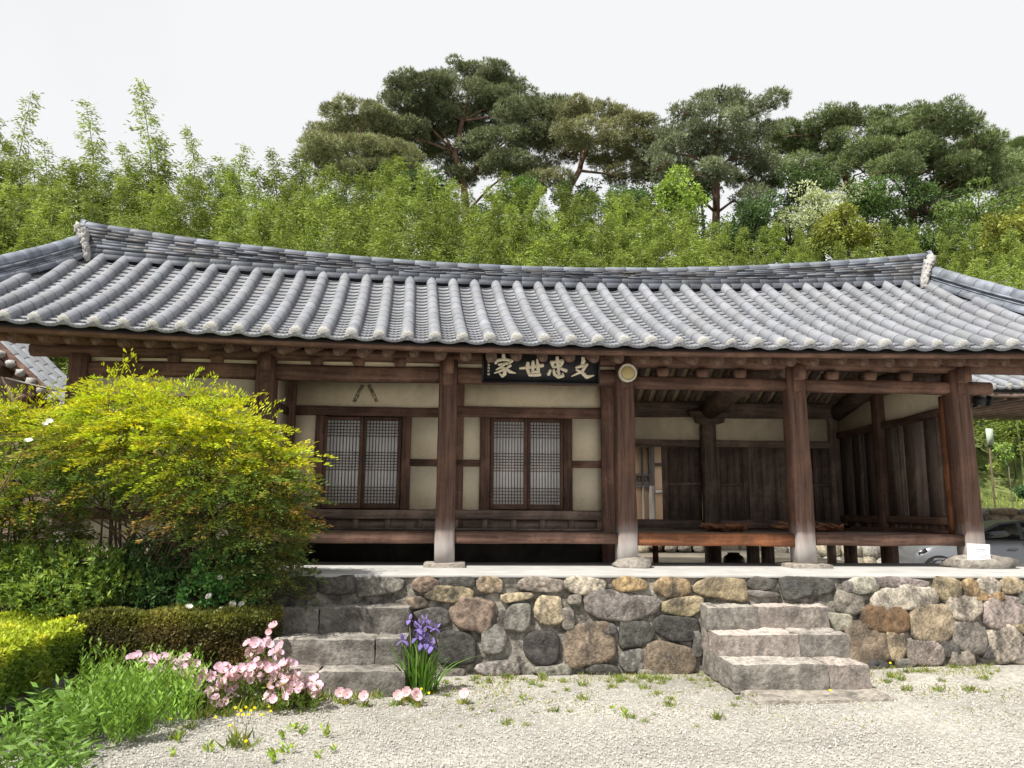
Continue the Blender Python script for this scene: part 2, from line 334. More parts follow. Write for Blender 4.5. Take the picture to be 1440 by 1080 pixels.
for zz, hh in ((800, 54), (845, 62), (895, 58), (935, 36)):     # the wall goes on beyond the right edge of the photo
    uu = 1560+random.uniform(0, 25)
    while uu < 1720:
        ww = random.uniform(40, 80); stones.append((uu+ww/2, zz+random.uniform(-4, 4), ww*.95, hh*random.uniform(.8, 1), random.choice('tgdbpw'))); uu += ww
terr = empty('stone_terrace', (2.5, 10, 0), 'rubble stone terrace with a pale concrete top carrying the timber house', 'terrace')
core = MB()
NXc, NZc = 150, 16; x0c, x1c = -2.6, 9.2
cv = [(x0c+(x1c-x0c)*i/NXc, EY+.035+.025*noise.noise((i*.35, j*.5, 2)), -.25+(TZ-.035+.25)*j/NZc) for j in range(NZc+1) for i in range(NXc+1)]
core.add(cv, [(j*(NXc+1)+i, j*(NXc+1)+i+1, (j+1)*(NXc+1)+i+1, (j+1)*(NXc+1)+i) for j in range(NZc) for i in range(NXc)])
box(core, x0c, x1c, EY+.09, 10.4, -.25, TZ-.03)
obj('mortar_core', core, M['mortar'], terr)
sm = MB()
for k, (u, v, w, h, c) in enumerate(stones):
    P = atY(u, v, EY); s = np.linalg.norm(P-CP)/FPX*.985
    rw, rh = w/2*s*1.01, h/2*s*1.0
    col = np.array(STN[c])*random.uniform(.88, 1.14)*np.array([random.uniform(.95, 1.05), 1, random.uniform(.93, 1.05)])
    n = 34; rings = [(1.0, .07), (.985, .015), (.93, -.016), (.8, -.022), (.6, -.025), (.4, -.026), (.2, -.026)]
    vs = []; ang = random.uniform(-.1, .1)
    sides = [(0, rw), (pi/2, rh), (pi, rw), (3*pi/2, rh)]
    sides = [(t_+random.uniform(-.16, .16), h_*random.uniform(.93, 1.06)) for t_, h_ in sides]
    for q in random.sample([1, 3, 5, 7], random.choice([2, 3, 3, 4])):
        t_ = atan2(math.copysign(rw, sin(q*pi/4)), math.copysign(rh, cos(q*pi/4))); sides.append((t_+random.uniform(-.12, .12), (rw*abs(cos(t_))+rh*abs(sin(t_)))*random.uniform(.66, .9)))
    zc = min(P[2], TZ-.02-rh)
    for q, (kk, dy) in enumerate(rings):
        for j in range(n):
            a = 2*pi*j/n
            rad = sum((max(0, cos(a-t_))/h_)**13 for t_, h_ in sides)**(-1/13)
            e = 1+.05*noise.noise((k*3.7+cos(a)*1.6, sin(a)*1.6, k))+.035*noise.noise((k+cos(a)*5, sin(a)*5, 1))
            x = rad*cos(a)*kk*e; z = rad*sin(a)*kk*e
            x, z = x*cos(ang)-z*sin(ang), x*sin(ang)+z*cos(ang)
            d = dy+(.022*noise.noise((k*2.2+x*5, z*5, k*.3))+.014*noise.noise((k*2.2+x*15, z*15, k*.7)))*(kk < .95)
            vs.append((P[0]+x, EY+d, min(TZ-.012, zc+z)))
    vs.append((P[0], EY-.026, zc))
    f = [(q*n+j, (q+1)*n+j, (q+1)*n+(j+1) % n, q*n+(j+1) % n)[::-1] for q in range(len(rings)-1) for j in range(n)]
    lq = (len(rings)-1)*n; f += [(lq+j, lq+(j+1) % n, len(vs)-1) for j in range(n)]
    sm.add(vs, f, col)
so_ = obj('rubble_stones', sm, M['stone'], terr, smooth=True)
cap = MB()
nX = 130; cvt = []; 
for i in range(nX+1):
    x = -2.6+(11.8)*i/nX; e = EY-.012+.022*noise.noise((x*2.1, 0, 5))+.010*noise.noise((x*9, 3, 5)); zt = TZ+.006*noise.noise((x*1.5, 2, 8))
    cvt += [(x, e+.012, TZ-.038), (x, e, TZ-.012), (x, e+.03, zt), (x, 10.42, TZ)]
cap.add(cvt, [(i*4+j, i*4+4+j, i*4+5+j, i*4+1+j) for i in range(nX) for j in range(3)])
obj('terrace_top', cap, M['concrete'], terr)

# ------------------------------------------------------------------ stone steps
def steps(label, specs, slab=None, seed=0):
    x0 = (specs[0][0]+specs[0][1])/2
    t = empty('stone_steps', (x0, 8.1, 0), label, 'steps')
    zb = -.06
    for k, (xa, xb, yf, zt, zlow, cuts) in enumerate(specs):
        mb_ = MB(); ed = [xa]+cuts+[xb]
        for i in range(len(ed)-1):
            cc = random.choice(['g', 'p', 'g'] if seed == 0 else ['g', 'p', 'g'])
            col = np.array(STN[cc])*(random.uniform(.85, 1.15) if seed == 0 else random.uniform(.95, 1.15))
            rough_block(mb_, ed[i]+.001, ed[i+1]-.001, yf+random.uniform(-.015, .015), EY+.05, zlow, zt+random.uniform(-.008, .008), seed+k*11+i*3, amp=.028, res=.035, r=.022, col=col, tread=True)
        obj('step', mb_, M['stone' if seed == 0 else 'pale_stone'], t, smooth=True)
    mb_ = MB(); s0 = specs[-1]
    for k, (xa, xb, yf, zt, zlow, cuts) in enumerate(specs):
        box(mb_, xa+.04, xb-.04, yf+.06, EY+.06, -.2, zt-.06)
    obj('mortar_bed', mb_, M['mortar'], t)
    if slab:
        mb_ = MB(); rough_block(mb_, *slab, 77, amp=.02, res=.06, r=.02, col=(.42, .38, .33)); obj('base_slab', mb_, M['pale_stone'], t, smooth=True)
    return t
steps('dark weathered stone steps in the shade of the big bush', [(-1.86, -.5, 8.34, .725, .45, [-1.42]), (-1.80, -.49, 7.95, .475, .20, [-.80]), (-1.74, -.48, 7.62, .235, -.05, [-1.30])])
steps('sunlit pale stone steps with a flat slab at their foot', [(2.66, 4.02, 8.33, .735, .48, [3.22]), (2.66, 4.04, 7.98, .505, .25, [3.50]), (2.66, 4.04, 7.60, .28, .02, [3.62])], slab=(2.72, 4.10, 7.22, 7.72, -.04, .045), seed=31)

# ------------------------------------------------------------------ timber house
house = empty('timber_house', (1.0, 11.3, TZ), 'long traditional timber house with curved grey tiled roof on the stone terrace', 'house')
PX = [-4.70, -2.436, -.17, 2.09, 4.36, 6.585]; PY = 9.70; WY = 10.75; BY = 13.0
FZ = 1.46
def part(name, mb_, m, parent=house, **k): return obj(name, mb_, m, parent, **k)
# front pillars and their foot stones
for i, x in enumerate(PX):
    mb_ = MB(); lean = {4: .012, 5: .02}.get(i, 0)
    timber(mb_, (x+lean, PY, TZ+.045), (x-lean, PY, 3.60), .245 if i < 4 else .26, .245, up=(0, 1, 0), c=.02, wob=.012, taper=.94)
    part('pillar', mb_, M['pillar'])
    mb_ = MB(); w = {0: .25, 1: .25, 2: .25, 3: .24, 4: .26, 5: .42}[i]
    if i in (3, 5): lump(mb_, (x+(.06 if i == 3 else .07), PY-.08, TZ+.03), w*1.0, .24, .085 if i == 3 else .13, i, amp=.3, p=2.6, col=(.36, .33, .29))
    else: rough_block(mb_, x-w, x+w, PY-.3, PY+.25, TZ-.03, TZ+.05, i+40, amp=.012, res=.05, r=.015, col=(.42, .38, .33))
    part('foundation_stone', mb_, M['pale_stone'], smooth=True)
# inner wall pillars
for x in (-2.50+.12, 2.075):
    mb_ = MB(); timber(mb_, (x, WY, .8), (x, WY, 3.6), .2, .2, up=(0, 1, 0), c=.012, wob=.01); part('wall_post', mb_, M['wood_z'])
# pegged beam ends in front of pillar tops
for i, x in enumerate(PX[1:], 1):
    mb_ = MB(); timber(mb_, (x, PY-.24, 3.53), (x, PY+.1, 3.53), .13, .2, c=.02); timber(mb_, (x, PY-.135, 3.38), (x, PY-.1, 3.38), .12, .2, c=.02)
    part('beam_end', mb_, M['wood_z'])
# tie beams (changbang), purlin, bearing blocks between them
for i in range(len(PX)-1):
    xa, xb = PX[i]+.10, PX[i+1]-.10
    z0, z1 = (3.33, 3.525) if i < 3 else (3.30, 3.46)
    if i == 4: xb += .55
    mb_ = MB(); timber(mb_, (xa, PY, (z0+z1)/2), (xb, PY, (z0+z1)/2), .17, z1-z0, c=.035, wob=.016); part('tie_beam', mb_, M['wood_x'])
    for t in (.27, .5, .73) if i < 3 else (.22, .45, .67):
        x = PX[i]+(PX[i+1]-PX[i])*t; mb_ = MB(); zb = z1-.004
        w = .075
        mb_.add([(x-w*.8, PY-.11, zb), (x+w*.8, PY-.11, zb), (x+w*.8, PY+.08, zb), (x-w*.8, PY+.08, zb), (x-w, PY-.11, zb+.05), (x+w, PY-.11, zb+.05), (x+w, PY+.08, zb+.05), (x-w, PY+.08, zb+.05), (x-w, PY-.11, zb+.10), (x+w, PY-.11, zb+.10), (x+w, PY+.08, zb+.10), (x-w, PY+.08, zb+.10)],
                [(0, 3, 2, 1), (8, 9, 10, 11)]+[(a+o, (a+1) % 4+o, (a+1) % 4+o+4, a+o+4) for a in range(4) for o in (0, 4)])
        part('bearing_block', mb_, M['wood_x'])
    if i < 3:
        mb_ = MB(); box(mb_, xa, xb, PY-.02, PY+.02, z1-.01, 3.66); part('infill_plaster', mb_, M['plaster'])
mb_ = MB(); timber(mb_, (-5.3, PY-.015, 3.655), (3.0, PY-.015, 3.655), .18, .16, c=.05, wob=.01); timber(mb_, (3.0, PY-.015, 3.665), (7.55, PY-.015, 3.66), .18, .17, c=.05, wob=.01)
part('eave_purlin', mb_, M['wood_x'])
M['end_grain'] = mat('end_grain', (.13, .085, .065), .9, var=.5, scale=(22, 22, 22))
# rafters + soffit
def eave_z(x): return 3.612+(.0034 if x < 1 else .0019)*(x-1.0)**2
RIDGE_Y = 11.05
rx0 = atY(436.7, 500, 8.9)[0]
k = 0
for i in range(-13, 33):
    x = rx0+.302*i+random.uniform(-.018, .018)
    if x < -5.6 or x > 7.95: continue
    mb_ = MB(); r = random.uniform(.058, .071); ez = eave_z(x)-3.612; dz = random.uniform(-.012, .012)
    fan = max(0, -4.4-x)*.5-max(0, x-6.4)*.45
    tube(mb_, [(x+random.uniform(-.02, .02)-fan*.0, 8.88+random.uniform(-.02, .02), 3.525+ez+dz), (x+fan*.4, 9.7, 3.795+dz), (x+fan, RIDGE_Y+.2, 4.62)], [r, r*1.03, r*.95], 12, jit=.03)
    raf = part('rafter', mb_, M['wood_y'], smooth=False)
    vv = np.concatenate(mb_.v)[:12]; c_ = vv.mean(0); q = MB(); q.add(list(c_+(vv-c_)*.9+V(0, -.002, -.0005)), [tuple(range(11, -1, -1))]); obj('end_grain', q, M['end_grain'], raf)
for i in range(2, 22):      # rear rafters seen inside the open hall
    x = 2.35+.32*i*.66+.02*random.random()
    if x > 6.6: continue
    mb_ = MB(); tube(mb_, [(x, RIDGE_Y+.25, 4.62), (x, 13.1, 3.66), (x, 14.1, 3.3)], .062, 10, jit=.03); part('rafter', mb_, M['dark_wood_y'])
mb_ = MB()
nS = 60
sv = []
for i in range(nS+1):
    x = -5.75+13.9*i/nS; e = eave_z(x)-3.612
    sv += [(x, 8.72, 3.560+e), (x, 9.7, 3.868), (x, RIDGE_Y+.15, 4.69), (x, 13.1, 3.735), (x, 14.1, 3.40)]
mb_.add(sv, [(i*5+j, i*5+j+1, i*5+6+j, i*5+5+j) for i in range(nS) for j in range(4)])
part('soffit', mb_, M['soffit'])
mb_ = MB()
for i in range(nS):
    xa, xb = -5.75+13.9*i/nS, -5.75+13.9*(i+1)/nS
    za, zb = eave_z(xa), eave_z(xb)
    for y0, y1, d0, d1 in ((8.60, 8.72, -.085, -.025),):
        mb_.add([(xa, y0, za+d0), (xb, y0, zb+d0), (xb, y1, zb+d0), (xa, y1, za+d0), (xa, y0, za+d1), (xb, y0, zb+d1), (xb, y1, zb+d1), (xa, y1, za+d1)], BOXF[:1]+BOXF[1:3]+BOXF[4:5])
part('eave_board', mb_, M['wood_x'])

# --- plaster walls, jambs, lintels, lattice doors of the two closed bays
def panel(x0, x1, z0, z1, y=WY, m='plaster', name='plaster_panel'):
    q = MB(); box(q, x0, x1, y-.015, y+.04, z0, z1); return part(name, q, M[m])
def hbar(x0, x1, z0, z1, y=WY, d=.10, m='wood_x', name='rail', **kw):
    q = MB(); timber(q, (x0, y, (z0+z1)/2), (x1, y, (z0+z1)/2), d, z1-z0, **kw); return part(name, q, M[m])
def vbar(x0, x1, z0, z1, y=WY, d=.10, m='wood_z', name='door_jamb', **kw):
    q = MB(); timber(q, ((x0+x1)/2, y, z0), ((x0+x1)/2, y, z1), x1-x0, d, up=(0, 1, 0), **kw); return part(name, q, M[m])
def lattice_leaf(x0, x1, z0, z1, y, handle_side):
    fr = MB(); sw = .045
    timber(fr, (x0+sw/2, y, z0), (x0+sw/2, y, z1), sw, .04, up=(0, 1, 0), c=.004, wob=.003); timber(fr, (x1-sw/2, y, z0), (x1-sw/2, y, z1), sw, .04, up=(0, 1, 0), c=.004, wob=.003)
    timber(fr, (x0+sw, y, z0+.035), (x1-sw, y, z0+.035), .038, .07, c=.004, wob=.003); timber(fr, (x0+sw, y, z1-.025), (x1-sw, y, z1-.025), .038, .05, c=.004, wob=.003)
    leaf = part('door_leaf', fr, M['wood_z'])
    la = MB(); a, b, c, d = x0+sw, x1-sw, z0+.07, z1-.05; n = 10
    for i in range(1, n): xx = a+(b-a)*i/n; box(la, xx-.0055, xx+.0055, y-.012, y+.006, c, d)
    H = d-c
    for lo, hi, kk in ((0, .19, 5), (.40, .61, 6), (.81, 1, 5)):
        for j in range(kk+1):
            zz = c+H*(lo+(hi-lo)*j/kk)
            if c+.004 < zz < d-.004: box(la, a, b, y-.015, y+.003, zz-.005, zz+.005)
    obj('lattice', la, M['dark_wood_z'], leaf)
    pp = MB(); box(pp, a-.01, b+.01, y+.008, y+.012, c-.01, d+.01); obj('paper_pane', pp, M['paper'], leaf)
    hd = MB(); hx_ = x1-.022 if handle_side > 0 else x0+.022
    tube(hd, [(hx_+.022*cos(q*pi/5), y-.03, (z0+z1)/2+.022*sin(q*pi/5)) for q in range(11)], .004, 6, cap=False); box(hd, hx_-.008, hx_+.008, y-.03, y-.018, (z0+z1)/2+.012, (z0+z1)/2+.032)
    obj('ring_handle', hd, M['metal'], leaf)
    hg_ = MB(); hxx = x0 if handle_side > 0 else x1
    for zz in (z0+.2, z1-.2): tube(hg_, [(hxx, y-.026, zz-.04), (hxx, y-.026, zz+.04)], .009, 8)
    obj('hinge', hg_, M['metal'], leaf)
def room_bay(xa, xb, jl, leaf, jr, ztop, zl0, zl1):
    panel(xa, xb, zl1, ztop); hbar(xa, xb, zl0, zl1, wob=.012)
    vbar(jl[0], jl[1], 1.735, zl0); vbar(jr[0], jr[1], 1.735, zl0)
    for a, b in ((xa, jl[0]), (jr[1], xb)):
        panel(a, b, 1.735, 2.33); hbar(a, b, 2.33, 2.42); panel(a, b, 2.42, zl0)
    lattice_leaf(leaf[0], leaf[1]-.002, 1.745, zl0-.015, WY-.035, 1); lattice_leaf(leaf[1]+.002, leaf[2], 1.745, zl0-.015, WY-.035, -1)
    hbar(xa, xb, 1.605, 1.73, m='dark_wood_x', name='sill_beam', d=.13)
    q = MB(); box(q, xa, xb, WY+.0, WY+.03, 1.46, 1.605); part('skirting_panel', q, M['dark_wood_x'])
    n = 5
    for i in range(n+1):
        x = xa+.03+(xb-xa-.06)*i/n; vbar(x-.04, x+.04, 1.47, 1.605, d=.09, m='dark_wood_z', name='skirting_post')
    hbar(xa, xb, 1.455, 1.485, m='dark_wood_x', d=.12)
room_bay(-2.30, -.08, (-2.0, -1.885), (-1.88, -1.345, -.825), (-.815, -.69), 3.55, 3.01, 3.14)
room_bay(-.08, 1.975, (.275, .415), (.42, .93, 1.435), (1.44, 1.565), 3.55, 3.02, 3.17)
vbar(-.2, .04, 1.5, 3.6, y=WY+.02, name='wall_post', d=.12)
# left room reaching the front line
panel(-4.6, -2.54, 1.6, 3.34, y=PY); panel(-4.6, -2.54, TZ, 1.6, y=PY+.01)
hbar(-4.58, -2.54, 2.98, 3.1, y=PY); hbar(-4.58, -2.54, 1.6, 1.73, y=PY); vbar(-4.1, -3.98, 1.7, 2.98, y=PY); vbar(-3.1, -2.98, 1.7, 2.98, y=PY)
q = MB(); box(q, -2.43, -2.38, PY+.1, WY-.08, TZ, 3.6); part('plaster_panel', q, M['plaster'])
for zz, hh in ((3.05, .12), (2.38, .09), (1.66, .12)):
    q = MB(); timber(q, (-2.405, PY+.1, zz), (-2.405, WY-.1, zz), .09, hh); part('rail', q, M['wood_y'])
# mud wall under the rooms, back walls, end walls
q = MB(); box(q, -2.36, 1.98, WY-.02, WY+.18, .8, 1.45); part('base_wall', q, mat('mud_wall', (.05, .042, .036), .95, var=.3, scale=(4, 4, 4), bump=.6, bscale=(20, 20, 20), dist=.02))
q = MB(); box(q, -4.7, 2.0, BY, BY+.08, .8, 3.7); part('rear_wall', q, M['plaster'])
q = MB(); box(q, 2.0, 2.08, WY+.1, BY, .8, 3.72); part('partition_wall', q, M['plaster'])
q = MB(); box(q, -4.74, -4.66, PY+.1, BY, .8, 3.75); part('end_wall', q, M['plaster'])
q = MB(); box(q, -4.6, 2.0, WY+.15, BY, 3.5, 3.56); part('room_ceiling', q, M['dark_wood_x'])
for xg in (-4.7, 6.6):
    q = MB(); q.add([(xg-.03, 9.75, 3.75), (xg-.03, 13, 3.7), (xg-.03, 11.2, 4.66), (xg+.03, 9.75, 3.75), (xg+.03, 13, 3.7), (xg+.03, 11.2, 4.66)], [(0, 1, 2), (5, 4, 3), (0, 2, 5, 3), (1, 4, 5, 2), (0, 3, 4, 1)]); part('gable_wall', q, M['plaster'])

# --- wooden floor (maru)
def floor_beam(x0, x1, z0, z1, m): return hbar(x0, x1, z0, z1, y=PY, d=.15, m=m, name='floor_edge_beam', wob=.014, c=.02)
floor_beam(PX[1]+.12, PX[2]-.12, 1.325, 1.465, 'wood_x'); floor_beam(PX[2]+.12, PX[3]-.12, 1.33, 1.465, 'wood_x')
floor_beam(PX[3]+.12, PX[4]-.13, 1.31, 1.465, 'orange_wood_x'); floor_beam(PX[4]+.13, PX[5]-.10, 1.32, 1.465, 'wood_x')
q = MB()
for i in range(12):
    a, b = -2.3+.385*i, -2.3+.385*(i+1); 
    if b > 2.02: break
    box(q, a+.003, b-.003, PY+.08, WY-.07, 1.42, 1.458)
for i in range(12):
    a, b = 2.1+.365*i, 2.1+.365*(i+1); box(q, a+.003, b-.003, PY+.08, BY-.05, 1.42, 1.458)
part('floor_boards', q, M['dark_wood_y'])
for x in (3.2, 4.36, 5.5):
    q = MB(); timber(q, (x, PY+.1, 1.37), (x, BY, 1.37), .12, .1); part('floor_joist', q, M['dark_wood_y'])
for (x, y, r, m) in ((2.75, 12.2, .11, 'orange_wood_z'), (3.1, 12.2, .08, 'orange_wood_z'), (4.36, 11.4, .14, 'dark_wood_z'), (4.75, 11.8, .16, 'dark_wood_z'), (5.0, 12.9, .08, 'dark_wood_z'), (6.0, 11.6, .10, 'dark_wood_z'), (6.3, 12.9, .12, 'dark_wood_z'), (6.58, 12.9, .1, 'wood_z')):
    q = MB(); timber(q, (x, y, .8), (x, y, 1.37), r, r, up=(0, 1, 0)); part('floor_post', q, M[m])

# --- open hall: back wall
def bx(u): return atY(u, 660, BY)[0]
def bz(v, u=1000): return atY(u, v, BY)[2]
zr0, zr1 = bz(629), bz(619.5)
hbar(2.08, 6.5, zr0, zr1, y=BY, d=.14, m='dark_wood_x', wob=.012)
panel(2.08, 6.5, zr1, 3.55, y=BY+.01)
zp0, zp1 = bz(588), bz(566)
q = MB(); timber(q, (2.0, BY-.03, (zp0+zp1)/2), (6.8, BY-.03, (zp0+zp1)/2), .2, zp1-zp0, c=.05, wob=.02); part('rear_purlin', q, M['dark_wood_x'])
zs0, zs1 = 1.40, bz(731)
hbar(2.08, 6.5, zs0, zs1, y=BY, d=.13, m='dark_wood_x', name='sill_beam')
def plank_door(u0, u1, n, mid=True, light=1.0):
    x0, x1 = bx(u0), bx(u1); w = (x1-x0)
    vbar(x0, x0+.09, zs1, zr0, y=BY, d=.09, m='dark_wood_z'); 
    leaf = MB()
    for i in range(n):
        a = x0+.09+(w-.09)*i/n; b = x0+.09+(w-.09)*(i+1)/n
        box(leaf, a+.003, b-.003, BY-.012+random.uniform(-.004, .004), BY+.02, zs1-.03, zr0+.03)
    lf = part('plank_door', leaf, M['dark_wood_z'])
    if mid:
        r = MB(); timber(r, (x0+.09, BY-.03, bz(681)), (x1, BY-.03, bz(681)), .03, .06); obj('door_rail', r, M['dark_wood_x'], lf)
plank_door(931, 986, 3); plank_door(1004, 1043, 3); plank_door(1044, 1112, 3, False); plank_door(1112, 1168, 4)
vbar(bx(1166), bx(1180), FZ, 3.6, y=BY-.02, d=.16, m='dark_wood_z', name='wall_post')
# centre rear pillar with bracket and cross beam
xc = atY(996, 640, BY-.15)[0]
q = MB(); timber(q, (xc+.02, BY-.15, .8), (xc, BY-.15, bz(575)), .24, .24, up=(0, 1, 0), c=.05, wob=.015); part('pillar', q, M['dark_wood_z'])
q = MB(); zb_ = bz(592)
prof = [(-.36, .14), (-.34, .05), (-.26, .03), (-.24, -.06), (-.12, -.09), (.12, -.09), (.24, -.06), (.26, .03), (.34, .05), (.36, .14)]
q.add([(xc+a, BY-.32, zb_+b) for a, b in prof]+[(xc+a, BY-.22, zb_+b) for a, b in prof], [tuple(range(10)), tuple(range(19, 9, -1))]+[(i+10, (i+1) % 10+10, (i+1) % 10, i) for i in range(10)])
part('bracket', q, M['dark_wood_x'])
q = MB(); tube(q, [(4.36, PY-.05, 3.52), (4.33, 10.5, 3.66), (4.28, 11.6, 3.66), (xc, BY-.1, 3.40)], [.15, .19, .19, .16], 12, jit=.04); part('cross_beam', q, M['dark_wood_y'], smooth=True)
q = MB(); tube(q, [(6.58, PY, 3.55), (6.56, 10.8, 3.72), (6.56, 12, 3.66), (6.56, BY, 3.42)], [.13, .16, .16, .14], 12, jit=.04); part('cross_beam', q, M['dark_wood_y'], smooth=True)
# --- open hall: right end wall (plane x = 6.57)
EX = 6.57
def ey(u, v=650): return atX(u, v, EX)[1]
zA, zB = 3.03, 3.12
q = MB(); timber(q, (EX, PY+.12, 3.09), (EX, BY-.1, 3.05), .12, .11, wob=.015); part('rail', q, M['wood_y'])
q = MB(); q.add([(EX+.02, PY, 3.13), (EX+.02, BY, 3.09), (EX+.02, BY, 3.75), (EX+.02, PY, 3.75), (EX+.06, PY, 3.13), (EX+.06, BY, 3.09), (EX+.06, BY, 3.75), (EX+.06, PY, 3.75)], BOXF); part('plaster_panel', q, M['plaster'])
ypost = ey(1243)
q = MB(); timber(q, (EX-.01, ypost, .8), (EX-.01, ypost, 3.7), .2, .18, up=(0, 1, 0)); part('wall_post', q, M['wood_z'])
q = MB(); timber(q, (EX-.04, PY+.20, FZ), (EX-.04, PY+.20, 3.3), .12, .10, up=(0, 1, 0)); part('door_jamb', q, M['orange_wood_z'])
M['brown_plank'] = mat('brown_plank', (.16, .12, .1), .85, c2=(.06, .045, .038), scale=(9, 9, .9), bump=.4, bscale=(40, 40, 3), dist=.004)
def side_planks(ya, yb, n, m, z0=1.68, z1=3.03, name='plank_door'):
    q = MB()
    for i in range(n):
        a = ya+(yb-ya)*i/n; b = ya+(yb-ya)*(i+1)/n
        box(q, EX-.01+random.uniform(-.002, .002), EX+.03, min(a, b)+.0015, max(a, b)-.0015, z0, z1)
    return part(name, q, M[m])
M['grey_plank'] = mat('grey_plank', (.29, .225, .195), .85, c2=(.13, .095, .08), scale=(9, 9, .9), bump=.4, bscale=(40, 40, 3), dist=.004, spots=(4, (.42, .38, .35), .52, .7, .7))
side_planks(PY+.26, ypost-.1, 3, 'grey_plank'); side_planks(ypost+.1, BY-.1, 3, 'brown_plank')
for yy in (ey(1326), ey(1271), ey(1214)):
    q = MB(); timber(q, (EX-.03, yy, 1.66), (EX-.03, yy, 3.04), .05, .07, up=(0, 1, 0)); part('door_jamb', q, M['dark_wood_z'])
q = MB(); timber(q, (EX-.02, PY+.2, 1.63), (EX-.02, BY-.1, 1.63), .12, .11); timber(q, (EX-.02, PY+.2, 1.48), (EX-.02, BY-.1, 1.48), .12, .05); part('sill_beam', q, M['wood_y'])
q = MB(); box(q, EX, EX+.03, PY+.2, BY-.1, 1.46, 1.6); part('skirting_panel', q, M['dark_wood_y'])
for yy in np.linspace(PY+.45, BY-.2, 8):
    q = MB(); timber(q, (EX-.02, yy, 1.48), (EX-.02, yy, 1.6), .09, .09, up=(0, 1, 0)); part('skirting_post', q, M['wood_z'])
# boarded side closet on the right end
q = MB()
for i in range(3):
    a = 6.80+.085*i; box(q, a+.002, a+.083, 10.20+.004*i, 10.26+.004*i, 1.64, 3.24)
timber(q, (7.09, 10.26, 1.55), (7.09, 10.26, 3.26), .09, .12, up=(0, 1, 0)); box(q, 7.04, 7.12, 10.3, 12.6, 1.6, 3.2); timber(q, (6.60, 10.24, 3.3), (7.14, 10.24, 3.3), .1, .1); timber(q, (6.60, 10.24, 1.58), (7.14, 10.24, 1.58), .1, .1)
part('side_boarding', q, M['dark_wood_z'])

# ------------------------------------------------------------------ roof
def tile_tone(): 
    a = random.uniform(.9, 1.08); return (a*random.uniform(.98, 1.02), a, a*random.uniform(.97, 1.03))
def tile_field(mb_, S, rows, t0f, t1f, ncov, npan, r=.074, sag=.05, pitch=.31, lowcap=True):
    """S(s,t): roof surface; rows of half-round cover tiles at integer s, pan tiles between them"""
    def frame(s, t):
        p = S(s, t); la = nrm(S(s+.5, t)-S(s-.5, t)); dn = nrm(S(s, max(0, t-.02))-S(s, min(1.0, t+.02))); n = nrm(np.cross(la, -dn)); n = n if n[2] > 0 else -n
        return p, la, dn, n
    for s in rows:
        ta, tb = t0f(s), t1f(s)
        if tb-ta < .03: continue
        nc = max(1, int(round(ncov*(tb-ta))))
        for k in range(nc):
            a, b = ta+(tb-ta)*k/nc, ta+(tb-ta)*(k+1)/nc
            vs = []; N = 8; jl = random.uniform(-.0015, .0015); col = tile_tone()
            for (t, rr) in ((a, r*1.01), (a+(b-a)*.03, r*1.02), (b-.008, r*.99), (b-.006, r*.965), (b+.002, r*.965)):
                p, la, dn, n = frame(s, t)
                for j in range(N+1):
                    an = -.12*pi+1.24*pi*j/N; vs.append(p+la*(rr*cos(an)+jl)+n*(rr*sin(an)+.035))
            fs = [(q_*(N+1)+j, q_*(N+1)+j+1, (q_+1)*(N+1)+j+1, (q_+1)*(N+1)+j) for q_ in range(4) for j in range(N)]
            p, la, dn, n = frame(s, a)     # small lip face under the lower end
            base = len(vs); vs += [p+la*(r*.93*cos(-.12*pi+1.24*pi*j/N)+jl)+n*(r*.93*sin(-.12*pi+1.24*pi*j/N)+.035) for j in range(N+1)]
            fs += [(j, base+j, base+j+1, j+1) for j in range(N)]
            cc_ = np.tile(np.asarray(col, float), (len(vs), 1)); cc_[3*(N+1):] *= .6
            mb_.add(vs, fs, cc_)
    for s in rows[:-1]:
        sm_ = s+.5; ta, tb = t0f(sm_), t1f(sm_)
        if tb-ta < .03: continue
        npn = max(1, int(round(npan*(tb-ta)))); NB = 7
        for k in range(npn):
            a = ta+(tb-ta)*k/npn-(.012 if k == 0 else 0); b = min(1.0, a+(tb-ta)/npn*2.1); col = np.array(tile_tone())*.96
            vs = []
            for (t, dz) in ((a+.004, -.020), (a, .020), (b, -.022)):
                p, la, dn, n = frame(sm_, t)
                for j in range(NB+1):
                    w = -.5+j/NB; z = -sag*(1-(2*w)**2)+.028
                    vs.append(p+la*w*pitch*1.04+n*(z+dz+.012))
            mb_.add(vs, [(q_*(NB+1)+j, q_*(NB+1)+j+1, (q_+1)*(NB+1)+j+1, (q_+1)*(NB+1)+j) for q_ in range(2) for j in range(NB)], col)
def ridge_bot(x): return 5.0+(.0060 if x < 1.2 else .0058)*(x-1.2)**2
def ridge_top(x): return 5.335+(.0108 if x < 1.2 else .0109)*(x-1.2)**2+.0000
LX, RX = -5.47, 7.18           # ends of the main ridge
def S_front(s, t):
    xe = -4.95+.3095*s; xr = -5.17+.3135*s; x = xe+(xr-xe)*t
    ze = eave_z(xe); zr = ridge_bot(xr)
    y = 8.5+(RIDGE_Y-.05-8.5)*t-.10*max(0, abs(x-1)-4.5)/3*(1-t)
    return V(x, y, ze+(zr-ze)*(t-.06*sin(pi*t)))
def hipL(t): return -5.45-1.05*(1-t)     # x of left / right descending ridge at slope parameter t
def hipR(t): return 7.12+1.35*(1-t)
def t_end(s):
    for k in range(101):
        t = k/100; x = S_front(s, t)[0]
        if x < hipL(t)+.10 or x > hipR(t)-.10: return t
    return 1.0
roof = MB()
rows = list(range(-4, 46))
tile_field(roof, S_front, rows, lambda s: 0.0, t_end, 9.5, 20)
def S_back(s, t):
    p = S_front(s, t); return V(p[0], 2*RIDGE_Y-p[1], p[2])
